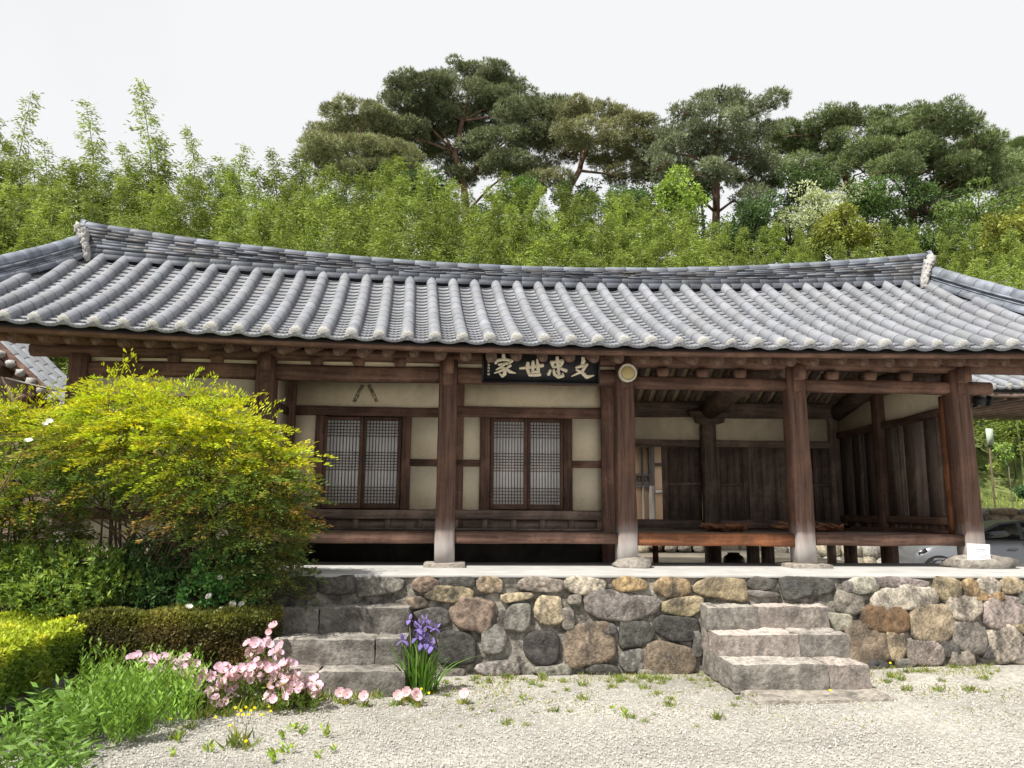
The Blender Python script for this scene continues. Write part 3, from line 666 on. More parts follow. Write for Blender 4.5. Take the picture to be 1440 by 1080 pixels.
def t_end_back(s):
    x0_, x1_ = S_back(s, 0)[0], S_back(s, 1)[0]
    return 1.0 if (min(x0_, x1_) > LX-.05 and max(x0_, x1_) < RX+.1) else 0.0
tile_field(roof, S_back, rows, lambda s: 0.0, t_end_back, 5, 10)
# roof bed under the tiles and hip ends
bed = []
for i in range(51):
    s = -5+i; te = max(.02, t_end(s))
    for t in (0, te*.25, te*.5, te*.75, te): p = S_front(s, t); bed.append(p-V(0, 0, .05)-V(0, -.06, 0)*(t == 0))
roof.add(bed, [(i*5+j, i*5+5+j, i*5+6+j, i*5+1+j) for i in range(50) for j in range(4)], (.5, .5, .5))
roof.add([V(min(max(b[0], LX-.05), RX+.1), 2*RIDGE_Y-b[1], b[2]) for b in bed], [(i*5+j, i*5+1+j, i*5+6+j, i*5+5+j) for i in range(50) for j in range(4)], (.5, .5, .5))
for hx_, sg in ((hipL, -1), (hipR, 1)):
    pts = []
    for t in (0, .33, .66, 1):
        x = hx_(t); s_ = (x+4.95)/.3095; p = S_front(s_, t); z = p[2]
        pts += [(x, p[1], z), (hx_(1.0)+sg*.02, RIDGE_Y, 4.05+1.1*t)]
    roof.add(pts, [(i*2, i*2+1, i*2+3, i*2+2) for i in range(3)], (.8, .8, .8))
roof_o = part('roof', roof, M['tile'])
for hx_, sg in ((hipL, -1), (hipR, 1)):
    pts = []; q = MB()
    for t in (0, .33, .66, 1):
        x = hx_(t); s_ = (x+4.95)/.3095; p = S_front(s_, t); z = p[2]-.09
        pts += [(x-sg*.1, p[1]+.1, z), (hx_(1.0)-sg*.05, RIDGE_Y, 3.98+1.08*t)]
    q.add(pts, [(i*2, i*2+1, i*2+3, i*2+2) for i in range(3)]); part('end_soffit', q, M['wood_y'])
# white lime end caps
for s in range(-4, 46):
    p0 = S_front(s, 0.0); 
    if p0[0] > 8.2 or p0[0] < -6.2: continue
    q = MB(); d = nrm(S_front(s, .03)-S_front(s, 0)); n_ = nrm(np.cross(V(1, 0, 0), d)); n_ = n_ if n_[2] > 0 else -n_
    vs = []; N = 10
    for (ks, (off, sc_)) in enumerate(((.06, 1.0), (.02, 1.04), (-.006, 1.0), (-.018, .78), (-.024, .4))):
        for j in range(N):
            an = 2*pi*j/N; e = 1+.10*noise.noise((s*3.3+cos(an), sin(an), ks*.5))
            rr = .0745*sc_*e*(1+.12*noise.noise((s*9.1, 2, 2))); h_ = sin(an); h_ = h_ if h_ > -.55 else -.55
            vs.append(p0+d*off+V(1, 0, 0)*rr*cos(an)+n_*(rr*h_+.035))
    vs.append(p0-d*.026+n_*.035)
    q.add(vs, [(k*N+j, (k+1)*N+j, (k+1)*N+(j+1) % N, k*N+(j+1) % N) for k in range(4) for j in range(N)]+[(4*N+j, len(vs)-1, 4*N+(j+1) % N) for j in range(N)])
    obj('lime_end_cap', q, M['lime'], roof_o, smooth=True)
# main ridge: blocking course, round course, thin stacked tiles, top course
rg = MB()
def along(mb_, path, r, seg, flat=1.0, gap=.004, a0=-.15, a1=1.15, side=V(0, 1, 0), both=True, toneb=1.0, N=10):
    """course of half-round tiles laid end to end along path(l), l in metres"""
    L = path[1]; f = path[0]; n = max(1, int(L/seg)); 
    for k in range(n):
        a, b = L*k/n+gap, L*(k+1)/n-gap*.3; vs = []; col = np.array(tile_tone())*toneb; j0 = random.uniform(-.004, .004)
        for t, rr in ((a, r*1.0), (a+.012, r*1.05), (b, r)):
            p = f(t); d = nrm(f(min(L, t+.05))-f(max(0, t-.05))); sd_ = nrm(np.cross(d, V(0, 0, 1))); u = np.cross(sd_, d)
            for j in range(N+1):
                an = pi*(a0+(a1-a0)*j/N); vs.append(p+sd_*rr*cos(an)+u*(rr*flat*sin(an)+j0))
        mb_.add(vs, [(q_*(N+1)+j, q_*(N+1)+j+1, (q_+1)*(N+1)+j+1, (q_+1)*(N+1)+j) for q_ in range(2) for j in range(N)]+[tuple(range(N, -1, -1)), tuple(2*(N+1)+j for j in range(N+1))], col)
LEN = RX-LX
def rp(frac_fn, yo=0.0):
    return (lambda l: V(LX+l, RIDGE_Y+yo, frac_fn(LX+l)), LEN)
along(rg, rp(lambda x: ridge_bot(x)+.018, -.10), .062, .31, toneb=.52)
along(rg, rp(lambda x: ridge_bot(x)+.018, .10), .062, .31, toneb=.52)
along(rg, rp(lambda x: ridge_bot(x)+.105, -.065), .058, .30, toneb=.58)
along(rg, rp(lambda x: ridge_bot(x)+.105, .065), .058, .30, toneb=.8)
def thickness(x): return ridge_top(x)-ridge_bot(x)
nl = 6
for k in range(nl):
    x = LX+random.uniform(-.1, 0)+.02*k
    while x < RX:
        w = random.uniform(.26, .36)
        x1 = min(x+w, RX+.02)
        if x1-x > .05:
            z_0 = lambda xx: ridge_bot(xx)+.155+(max(.03, thickness(xx)-.07-.155))*(k/nl)
            z_1 = lambda xx: ridge_bot(xx)+.155+(max(.03, thickness(xx)-.07-.155))*((k+1)/nl)-.006
            e = .115+random.uniform(-.014, .014)-.002*k; j = random.uniform(-.004, .004); col = np.array(tile_tone())*random.choice([.45, .6, .8, .7, .55])*np.array(random.choice([(1, 1, 1), (1.12, 1.0, .9), (1, 1, 1)]))
            X0, X1 = max(x, LX)+.003, x1-.003
            rg.add([(X0, RIDGE_Y-e, z_0(X0)+j), (X1, RIDGE_Y-e, z_0(X1)+j), (X1, RIDGE_Y+e, z_0(X1)+j), (X0, RIDGE_Y+e, z_0(X0)+j), (X0, RIDGE_Y-e, z_1(X0)+j), (X1, RIDGE_Y-e, z_1(X1)+j), (X1, RIDGE_Y+e, z_1(X1)+j), (X0, RIDGE_Y+e, z_1(X0)+j)], BOXF, col)
        x = x1
vs = []
for i in range(41):
    x = LX+LEN*i/40; vs += [(x, RIDGE_Y-.075, ridge_bot(x)-.05), (x, RIDGE_Y+.075, ridge_bot(x)-.05), (x, RIDGE_Y+.075, ridge_top(x)-.07), (x, RIDGE_Y-.075, ridge_top(x)-.07)]
rg.add(vs, [(i*4+j, i*4+(j+1) % 4, i*4+4+(j+1) % 4, i*4+4+j) for i in range(40) for j in range(4)], (.25, .25, .25))
along(rg, rp(lambda x: ridge_top(x)-.058), .085, .31, flat=.78, toneb=1.0)
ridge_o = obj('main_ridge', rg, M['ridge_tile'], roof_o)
for xe, sg in ((LX, -1), (RX, 1)):      # upturned end tile
    q = MB(); z = ridge_top(xe)
    prof = [(-.085, -.16), (.085, -.16), (.085, .0), (.055, .045), (0, .06), (-.055, .045), (-.085, .0)]
    q.add([(xe+sg*.0, RIDGE_Y+a, z-.03+b) for a, b in prof]+[(xe+sg*(.06+.05*(b+.16)), RIDGE_Y+a, z-.01+b*1.15) for a, b in prof], [tuple(range(7)), tuple(range(13, 6, -1))]+[(i, (i+1) % 7, (i+1) % 7+7, i+7) for i in range(7)], (1.05, 1.05, 1.05))
    obj('ridge_end_tile', q, M['ridge_tile'], roof_o)
# descending ridges at both ends
for hx_, sg in ((hipL, -1), (hipR, 1)):
    def pth(t, up=0.0, hx_=hx_):
        x = hx_(t); s_ = (x+4.95)/.3095; p = S_front(s_, t); return V(x, p[1], p[2]+up+.10*max(0, .35-t)**2*4)
    Ls = 3.1
    def mk(up, dx=0.0, a=.0, b=.985): return (lambda l: pth(a+(b-a)*l/Ls, up)+V(dx, 0, 0), Ls)


    dr = MB()
    along(dr, mk(.07, -sg*.11), .06, .3, toneb=.85); along(dr, mk(.07, sg*.11), .06, .3, toneb=.85)
    for k in range(4):
        l = random.uniform(0, .1)
        while l < Ls-.02:
            l1 = min(Ls, l+random.uniform(.22, .34)); a, b = mk(.125+.03*k)[0](l), mk(.125+.03*k)[0](l1); e = .125-.012*k; cl = np.array(tile_tone())*random.choice([.75, 1.0, 1.1])
            if k == 3: e = .125
            dr.add([a+V(-e, 0, 0), b+V(-e, 0, 0), b+V(e, 0, 0), a+V(e, 0, 0), a+V(-e, 0, .024), b+V(-e, 0, .024), b+V(e, 0, .024), a+V(e, 0, .024)], BOXF, cl); l = l1+.006
    along(dr, mk(.265), .085, .24, toneb=1.08)
    vs = []
    for i in range(13):
        p = mk(0)[0](Ls*i/12); vs += [p+V(-.1, 0, -.05), p+V(.1, 0, -.05), p+V(.09, 0, .25), p+V(-.09, 0, .25)]
    dr.add(vs, [(i*4+j, i*4+(j+1) % 4, i*4+4+(j+1) % 4, i*4+4+j) for i in range(12) for j in range(4)], (.35, .35, .35))
    obj('descending_ridge', dr, M['ridge_tile'], roof_o)
    q = MB(); c0 = pth(1.0)
    xx = hx_(1.0)
    for k in range(7):
        t = k/6; w = (.06, .075, .065, .05, .045, .04, .035)[k]
        lump(q, (xx+sg*(.05-.17*t**.7), RIDGE_Y-.15-.04*t, ridge_top(xx)-.14+(ridge_bot(xx)-.03-ridge_top(xx)+.14)*t), w, .085, .085, k*1.7+sg*9, amp=.55, nu=18, nv=11, freq=3.4)
    obj('lime_joint', q, M['lime'], roof_o, smooth=True)
# ------------------------------------------------------------------ name board and small fittings
def ribbon(mb_, pts, ws, y, depth, sc, cx, cy):
    """brush stroke: polyline with a width per point, rounded ends, extruded by depth"""
    P = [np.array(p, float) for p in pts]; m = len(P)
    # resample
    Q = []; Wd = []
    for i in range(m-1):
        for k in range(5): t = k/5; Q.append(P[i]*(1-t)+P[i+1]*t); Wd.append(ws[i]*(1-t)+ws[i+1]*t)
    Q.append(P[-1]); Wd.append(ws[-1])
    Lf = []; Rt = []
    for i in range(len(Q)):
        d = Q[min(i+1, len(Q)-1)]-Q[max(i-1, 0)]; d = d/max(1e-6, np.linalg.norm(d)); n = np.array([-d[1], d[0]])
        w = Wd[i]/2*(1+.06*noise.noise((Q[i][0]*.05, Q[i][1]*.05, 3))); Lf.append(Q[i]+n*w); Rt.append(Q[i]-n*w)
    d0 = Q[0]-Q[1]; d0 /= np.linalg.norm(d0); d1 = Q[-1]-Q[-2]; d1 /= np.linalg.norm(d1)
    a0 = [Q[0]+d0*Wd[0]*.38*cos(a)+(Rt[0]-Q[0])*sin(a) for a in (.9, .3, -.3, -.9)]
    a1 = [Q[-1]+d1*Wd[-1]*.38*cos(a)+(Lf[-1]-Q[-1])*sin(a) for a in (.9, .3, -.3, -.9)]
    # strips as quads
    v2 = []; f = []
    for l, r in zip(Lf, Rt): v2 += [l, r]
    k = len(v2); n = len(Q)
    ends0 = list(range(k, k+4)); v2 += a0; ends1 = list(range(k+4, k+8)); v2 += a1
    fr = [(2*i, 2*i+1, 2*i+3, 2*i+2) for i in range(n-1)]+[(1, *ends0, 0)[::-1], (2*n-2, *ends1, 2*n-1)[::-1]]
    out = [2*i for i in range(n)]+ends1+[2*i+1 for i in range(n-1, -1, -1)]+ends0
    X = [((p[0]-cx)*sc, -(p[1]-cy)*sc) for p in v2]; nv = len(X)
    vs = [(x, y-depth, z) for x, z in X]+[(x, y, z) for x, z in X]
    mb_.add(vs, [tuple(q) for q in fr]+[(out[i], out[(i+1) % len(out)], out[(i+1) % len(out)]+nv, out[i]+nv) for i in range(len(out))])
sb = empty('name_board', (.985, 9.36, 3.50), 'black wooden name board with four large cream brush characters hanging under the eaves', 'sign')
sb.rotation_euler = (radians(16), 0, 0)
BW, BH = .715, .185
q = MB(); box(q, -BW, BW, 0, .03, -BH, BH); obj('board', q, M['sign_black'], sb, local=True)
q = MB()
for a in ((-BW-.02, BW+.02, BH, BH+.035), (-BW-.02, BW+.02, -BH-.025, -BH)): box(q, a[0], a[1], -.03, .035, a[2], a[3])
for a in ((-BW-.022, -BW), (BW, BW+.022)): box(q, a[0], a[1], -.028, .033, -BH, BH)
obj('frame', q, M['black'], sb, local=True)
CH = {
 'house': [([(296, 92), (305, 150)], (36, 46)), ([(232, 160), (214, 192)], (34, 28)), ([(232, 160), (300, 148), (392, 160)], (36, 30, 34)), ([(392, 160), (366, 190)], (36, 18)), ([(250, 206), (345, 190)], (28, 30)),
           ([(318, 192), (285, 225), (222, 262)], (30, 28, 14)), ([(272, 226), (318, 255), (316, 305), (288, 333)], (26, 36, 44, 34)), ([(290, 330), (256, 300)], (30, 12)), ([(300, 258), (262, 278), (205, 298)], (26, 26, 14)), ([(376, 212), (330, 246)], (34, 20)), ([(322, 240), (372, 280), (434, 295)], (22, 36, 12))],
 'age': [([(480, 242), (560, 232), (730, 205)], (24, 34, 40)), ([(566, 182), (560, 240), (590, 315)], (40, 40, 34)), ([(622, 166), (622, 285)], (36, 34)), ([(664, 140), (676, 200), (682, 292)], (18, 42, 38)), ([(622, 280), (684, 270)], (26, 24)), ([(584, 310), (640, 312), (702, 306)], (34, 36, 38))],
 'loyal': [([(824, 165), (850, 224)], (40, 30)), ([(826, 172), (944, 150)], (28, 38)), ([(944, 156), (926, 208)], (40, 30)), ([(848, 222), (930, 208)], (26, 26)), ([(884, 112), (893, 180), (908, 285)], (36, 38, 26)),
           ([(814, 256), (794, 302)], (30, 38)), ([(850, 252), (860, 300), (905, 328), (958, 316), (950, 286)], (26, 34, 40, 34, 14)), ([(886, 262), (914, 292)], (20, 30)), ([(930, 236), (988, 258)], (28, 40))],
 'letters': [([(1166, 112), (1174, 150), (1158, 186)], (34, 46, 30)), ([(1096, 222), (1150, 206), (1216, 188)], (26, 34, 36)), ([(1202, 198), (1165, 262), (1050, 318)], (34, 36, 12)), ([(1098, 246), (1160, 272), (1216, 324), (1298, 304)], (20, 34, 46, 10))]}
sc_ = 2*BW/(1340-88)
for nm, st in CH.items():
    q = MB()
    for i, (p, w) in enumerate(st): ribbon(q, p, w, -.001-.0007*i, .006, sc_, 714, 222)
    obj('character', q, M['cream'], sb, local=True)
q = MB()
for j in range(5):
    yy = 182+j*33
    for (a, b) in (((130, yy-8), (150, yy-11)), ((140, yy-12), (134, yy+10)), ((131, yy), (152, yy-2)), ((148, yy-6), (150, yy+11)), ((133, yy+9), (150, yy+8)))[:3+(j*2) % 3]:
        ribbon(q, [a, b], (4.5, 4), -.001, .003, sc_, 714, 222)
obj('signature', q, M['cream'], sb, local=True)

lamp = empty('round_lamp', (2.085, 9.42, 3.455), 'round cream porch lamp fixed to the top of a front pillar', 'lamp')
def disc_lathe(mb_, c, prof, n=28):
    vs = []; 
    for (r, y) in prof: vs += [(c[0]+r*cos(2*pi*j/n), c[1]+y, c[2]+r*sin(2*pi*j/n)) for j in range(n)]
    m = len(prof); mb_.add(vs, [(i*n+j, i*n+(j+1) % n, (i+1)*n+(j+1) % n, (i+1)*n+j) for i in range(m-1) for j in range(n)]+[tuple((m-1)*n+j for j in range(n)), tuple(range(n-1, -1, -1))])
lc = (2.085, 9.42, 3.455)
q = MB(); disc_lathe(q, lc, [(.09, .06), (.115, .05), (.118, -.02), (.112, -.035), (.092, -.03), (.085, -.01)]); obj('housing', q, mat('lamp_white', (.62, .6, .5), .5, var=.06), lamp, smooth=False)
q = MB(); disc_lathe(q, lc, [(.084, -.008), (.083, -.022), (.07, -.03), (.04, -.036)]); obj('diffuser', q, mat('lamp_glass', (.5, .42, .2), .35, var=.08), lamp, smooth=True)

def text_mesh(txt, size, name):
    cu = bpy.data.curves.new(name, 'FONT'); cu.body = txt; cu.size = size; cu.align_x = 'CENTER'; cu.align_y = 'CENTER'; cu.offset = .0015
    o = bpy.data.objects.new(name, cu); COL.objects.link(o); dg = bpy.context.evaluated_depsgraph_get(); me = bpy.data.meshes.new_from_object(o.evaluated_get(dg)); bpy.data.objects.remove(o)
    return me
def strip(label, top, bot, chars):
    a = atY(*top, WY-.02); b = atY(*bot, WY-.02); L = np.linalg.norm(b-a); ang = atan2(b[0]-a[0], -(b[2]-a[2]))
    r = empty('paper_strip', (a+b)/2, label, 'paper strip', 'spring greeting strips'); r.rotation_euler = (0, -ang, 0)
    q = MB(); box(q, -.026, .026, -.0, .002, -L/2, L/2); obj('paper', q, mat('strip_paper', (.60, .52, .38), .9, var=.05), r, local=True)
    for i, c in enumerate(chars):
        me = text_mesh(c, .062, 'brush_character'); me.materials.append(M['black'])
        o = bpy.data.objects.new('brush_character', me); COL.objects.link(o); o.parent = r; o.rotation_euler = (radians(90), 0, 0); o.location = (0, -.002, L*(.36-.24*i)); WORLD[o] = np.zeros(3)
strip('paper strip with black brush letters slanting down to the left above the lattice doors', (510.5, 541.5), (497.5, 566), '입춘대길')
strip('paper strip with black brush letters slanting down to the right above the lattice doors', (518.5, 541), (530.5, 566), '건양다경')

nc = atY(1376.5, 777, 9.46); nb = empty('paper_notice', nc, 'white paper notice with faint grey lines propped against the right pillar foot', 'notice')
q = MB(); c4 = [atY(1361, 788.5, 9.43), atY(1393.3, 790, 9.43), atY(1391.7, 765.6, 9.50), atY(1359.8, 764.2, 9.50)]
vs = []
for i in range(7):
    for j in range(7):
        a, b = i/6, j/6; p = (c4[0]*(1-a)+c4[1]*a)*(1-b)+(c4[3]*(1-a)+c4[2]*a)*b; vs.append(p+V(0, -.02*sin(pi*a)*.6+.008*noise.noise((a*3, b*3, 1)), 0))
q.add(vs, [(i*7+j, i*7+7+j, i*7+8+j, i*7+1+j) for i in range(6) for j in range(6)]); q.add(np.array(vs)+V(0, .004, 0), [(i*7+j, i*7+1+j, i*7+8+j, i*7+7+j) for i in range(6) for j in range(6)])
obj('sheet', q, mat('notice_paper', (.62, .63, .66), .8, var=.03), nb, smooth=True)
q = MB()
for (b, a0, a1) in ((.70, .25, .75), (.58, .3, .7), (.36, .12, .88), (.24, .2, .82)):
    k = a0
    while k < a1:
        w = random.uniform(.03, .06); y0 = lambda a, b_: (c4[0]*(1-a)+c4[1]*a)*(1-b_)+(c4[3]*(1-a)+c4[2]*a)*b_+V(0, -.02*sin(pi*a)*.6-.009, 0)
        q.add([y0(k, b), y0(k+w, b), y0(k+w, b+.05), y0(k, b+.05)], [(0, 1, 2, 3)]); k += w+.02
obj('writing', q, mat('faint_ink', (.36, .36, .4), .9, var=.1), nb)

sp = empty('spotlight', atY(1380, 563, 10.1), 'small black spotlight on the right corner post under the roof', 'spotlight'); c = atY(1380, 563, 10.1)
q = MB(); tube(q, [c+V(-.10, 0, 0), c+V(.07, -.01, -.005)], [.055, .06], 14); obj('housing', q, M['black'], sp)
q = MB(); tube(q, [c+V(.07, -.01, -.005), c+V(.12, -.015, -.01)], [.075, .08], 14); obj('shade', q, M['black'], sp)
q = MB(); tube(q, [c+V(.1205, -.015, -.01), c+V(.124, -.015, -.01)], [.06, .058], 14); obj('lens', q, mat('lens_green', (.35, .42, .08), .2, var=.1), sp)
q = MB(); box(q, c[0]-.06, c[0]-.03, c[1]-.01, c[1]+.1, c[2]-.09, c[2]-.05); obj('bracket', q, M['metal'], sp)

# gnarled root slabs on the wooden floor
def slab(label, u0, u1, vtop, Y, seed):
    a, b = atY(u0, 745, Y), atY(u1, 745, Y); c = (a+b)/2; L = b[0]-a[0]
    q = MB(); vs = []; n = 26; m = 12
    for i in range(n+1):
        t = i/n; x = a[0]+L*t; w = .22*(sin(pi*min(1, t*1.05+.05))**.5)*(1+.5*noise.noise((t*5, seed, 1))); h = .05*(1+.6*noise.noise((t*6, seed, 5)))*sin(pi*min(.98, t+.02))**.4
        zc = FZ+.05+.05*abs(t-.5)+.035*noise.noise((t*4, seed, 9))
        for j in range(m):
            an = 2*pi*j/m; e = 1+.35*noise.noise((t*9, cos(an)*2+seed, sin(an)*2)); vs.append((x, Y+w*cos(an)*e, max(FZ+.004, zc+h*sin(an)*e)))
    q.add(vs, [(i*m+j, i*m+(j+1) % m, (i+1)*m+(j+1) % m, (i+1)*m+j) for i in range(n) for j in range(m)]+[tuple(range(m-1, -1, -1)), tuple(n*m+j for j in range(m))])
    for k in range(6):
        x = a[0]+L*random.uniform(.1, .9); tube(q, [(x, Y-.1, FZ+.03), (x+random.uniform(-.15, .15), Y-.22, FZ+.07), (x+random.uniform(-.25, .25), Y-.27, FZ+.10+.04*random.random())], [.035, .028, .012], 7, jit=.15)
    return tag(obj('driftwood_slab', q, M['rootwood'], smooth=True), label, 'driftwood')
M['rootwood'] = mat('rootwood', (.34, .15, .075), .5, c2=(.07, .03, .02), scale=(3, 16, 16), bump=.9, bscale=(6, 30, 30), dist=.02)
slab('gnarled orange root slab lying on the hall floor near the rear pillar', 985, 1052, 733, 10.7, 2.2)
slab('long dark gnarled root slab lying on the hall floor behind the right pillar', 1085, 1196, 731, 10.9, 5.1)
# jar below the floor
jar = MB(); jc = atY(1032, 790, 12.3)
vs = []; n = 20; pr = [(.10, 0), (.15, .06), (.17, .14), (.15, .21), (.09, .25), (.10, .27), (.06, .275)]
for r, z in pr: vs += [(jc[0]+r*cos(2*pi*j/n), 12.3+r*sin(2*pi*j/n), TZ-.24+z) for j in range(n)]
jar.add(vs, [(i*n+j, i*n+(j+1) % n, (i+1)*n+(j+1) % n, (i+1)*n+j) for i in range(6) for j in range(n)]+[tuple(6*n+j for j in range(n))])
tag(obj('clay_jar', jar, mat('glaze', (.04, .028, .02), .3, var=.2), smooth=True), 'dark squat clay jar standing in the shade under the hall floor', 'jar')

# ------------------------------------------------------------------ things behind: stone wall, rear house, car, neighbouring roofs
def rubble_wall(label, x0, x1, y, z0, z1, sz, cols, depth=.4):
    r = empty('stone_wall', ((x0+x1)/2, y+depth/2, z0), label, 'stone wall')
    q = MB(); box(q, x0, x1, y+.05, y+depth, z0, z1-.05); obj('mortar_core', q, M['mortar'], r)
    q = MB(); z = z0; row = 0
    while z < z1-.05:
        h = sz*random.uniform(.7, 1.2); h = min(h, z1-z); x = x0-random.random()*sz
        while x < x1:
            w = sz*random.uniform(.8, 1.9); col = np.array(random.choice(cols))*random.uniform(.8, 1.2)
            cx = min(max(x+w/2, x0+w/2), x1-w*.3); lump(q, (cx, y+.08, z+h/2), w*.52, .12, h*.54, x*3+z, amp=.25, nu=10, nv=7, col=col, p=3.0); x += w
        z += h
    obj('rubble_stones', q, M['pale_stone'], r, smooth=True); return r
TAN = [(.44, .38, .28), (.42, .33, .22), (.36, .34, .30), (.48, .42, .32), (.3, .27, .23)]
rubble_wall('rough pale stone retaining wall behind the silver car below the grass slope', 5.7, 21, 18.45, -.1, 1.85, .42, TAN, .5)
rh = empty('rear_house', (3.2, 18.2, .8), 'tan plastered house with dark timbers seen through the open rear door', 'house')
rubq = MB()
for i in range(26):
    lump(rubq, (1.6+.16*i+random.uniform(-.03, .03), 17.02, .8+(.16 if i % 2 else .36)+random.uniform(-.05, .05)), random.uniform(.14, .2), .14, random.uniform(.12, .17), i*2.3, amp=.3, nu=10, nv=7, p=2.8, col=np.array(random.choice(TAN)))
obj('stone_base', rubq, M['pale_stone'], rh, smooth=True)
q = MB(); box(q, 1.2, 5.55, 17.1, 19.6, .75, 1.36); obj('base_bank', q, M['mortar'], rh)
q = MB(); box(q, 1.2, 5.5, 17.3, 19.5, 1.36, 3.5); obj('wall', q, mat('tan_plaster', (.66, .47, .32), .9, var=.1, scale=(2, 2, 2), spots=(1.5, (.5, .36, .26), .55, .8, .6)), rh)
GW = mat('grey_timber', (.16, .145, .135), .85, c2=(.07, .062, .058), scale=(20, 20, 1.5), bump=.4, dist=.006)
def rx(u): return atY(u, 680, 17.25)[0]
def rz(v): return atY(905, v, 17.25)[2]
for (a, b) in ((912.5, 920.5), (903, 905.5)):
    q = MB(); timber(q, ((rx(a)+rx(b))/2, 17.26, 1.36), ((rx(a)+rx(b))/2, 17.26, 3.4), rx(b)-rx(a), .12, up=(0, 1, 0)); obj('post', q, GW, rh)
for (v0, v1, ua, ub) in ((651, 655, 921, 945), (689.5, 694, 921, 945), (666.5, 670, 870, 912), (677, 686, 870, 912)):
    q = MB(); timber(q, (rx(ua), 17.26, (rz(v0)+rz(v1))/2), (rx(ub), 17.26, (rz(v0)+rz(v1))/2), .1, rz(v0)-rz(v1)); obj('rail', q, GW, rh)
for u in (894, 899, 903, 908): q = MB(); timber(q, (rx(u), 17.26, rz(678)), (rx(u), 17.26, rz(669)), .035, .05, up=(0, 1, 0)); obj('baluster', q, GW, rh)
q = MB(); q.add([(1.0, 16.7, 3.35), (5.9, 16.7, 3.35), (5.9, 18.4, 4.6), (1.0, 18.4, 4.6), (5.9, 20.1, 3.35), (1.0, 20.1, 3.35)], [(0, 1, 2, 3), (3, 2, 4, 5)]); q.add([(1.0, 16.7, 3.25), (5.9, 16.7, 3.25), (5.9, 20.1, 3.25), (1.0, 20.1, 3.25)], [(0, 3, 2, 1)])
obj('roof', q, M['tile'], rh)

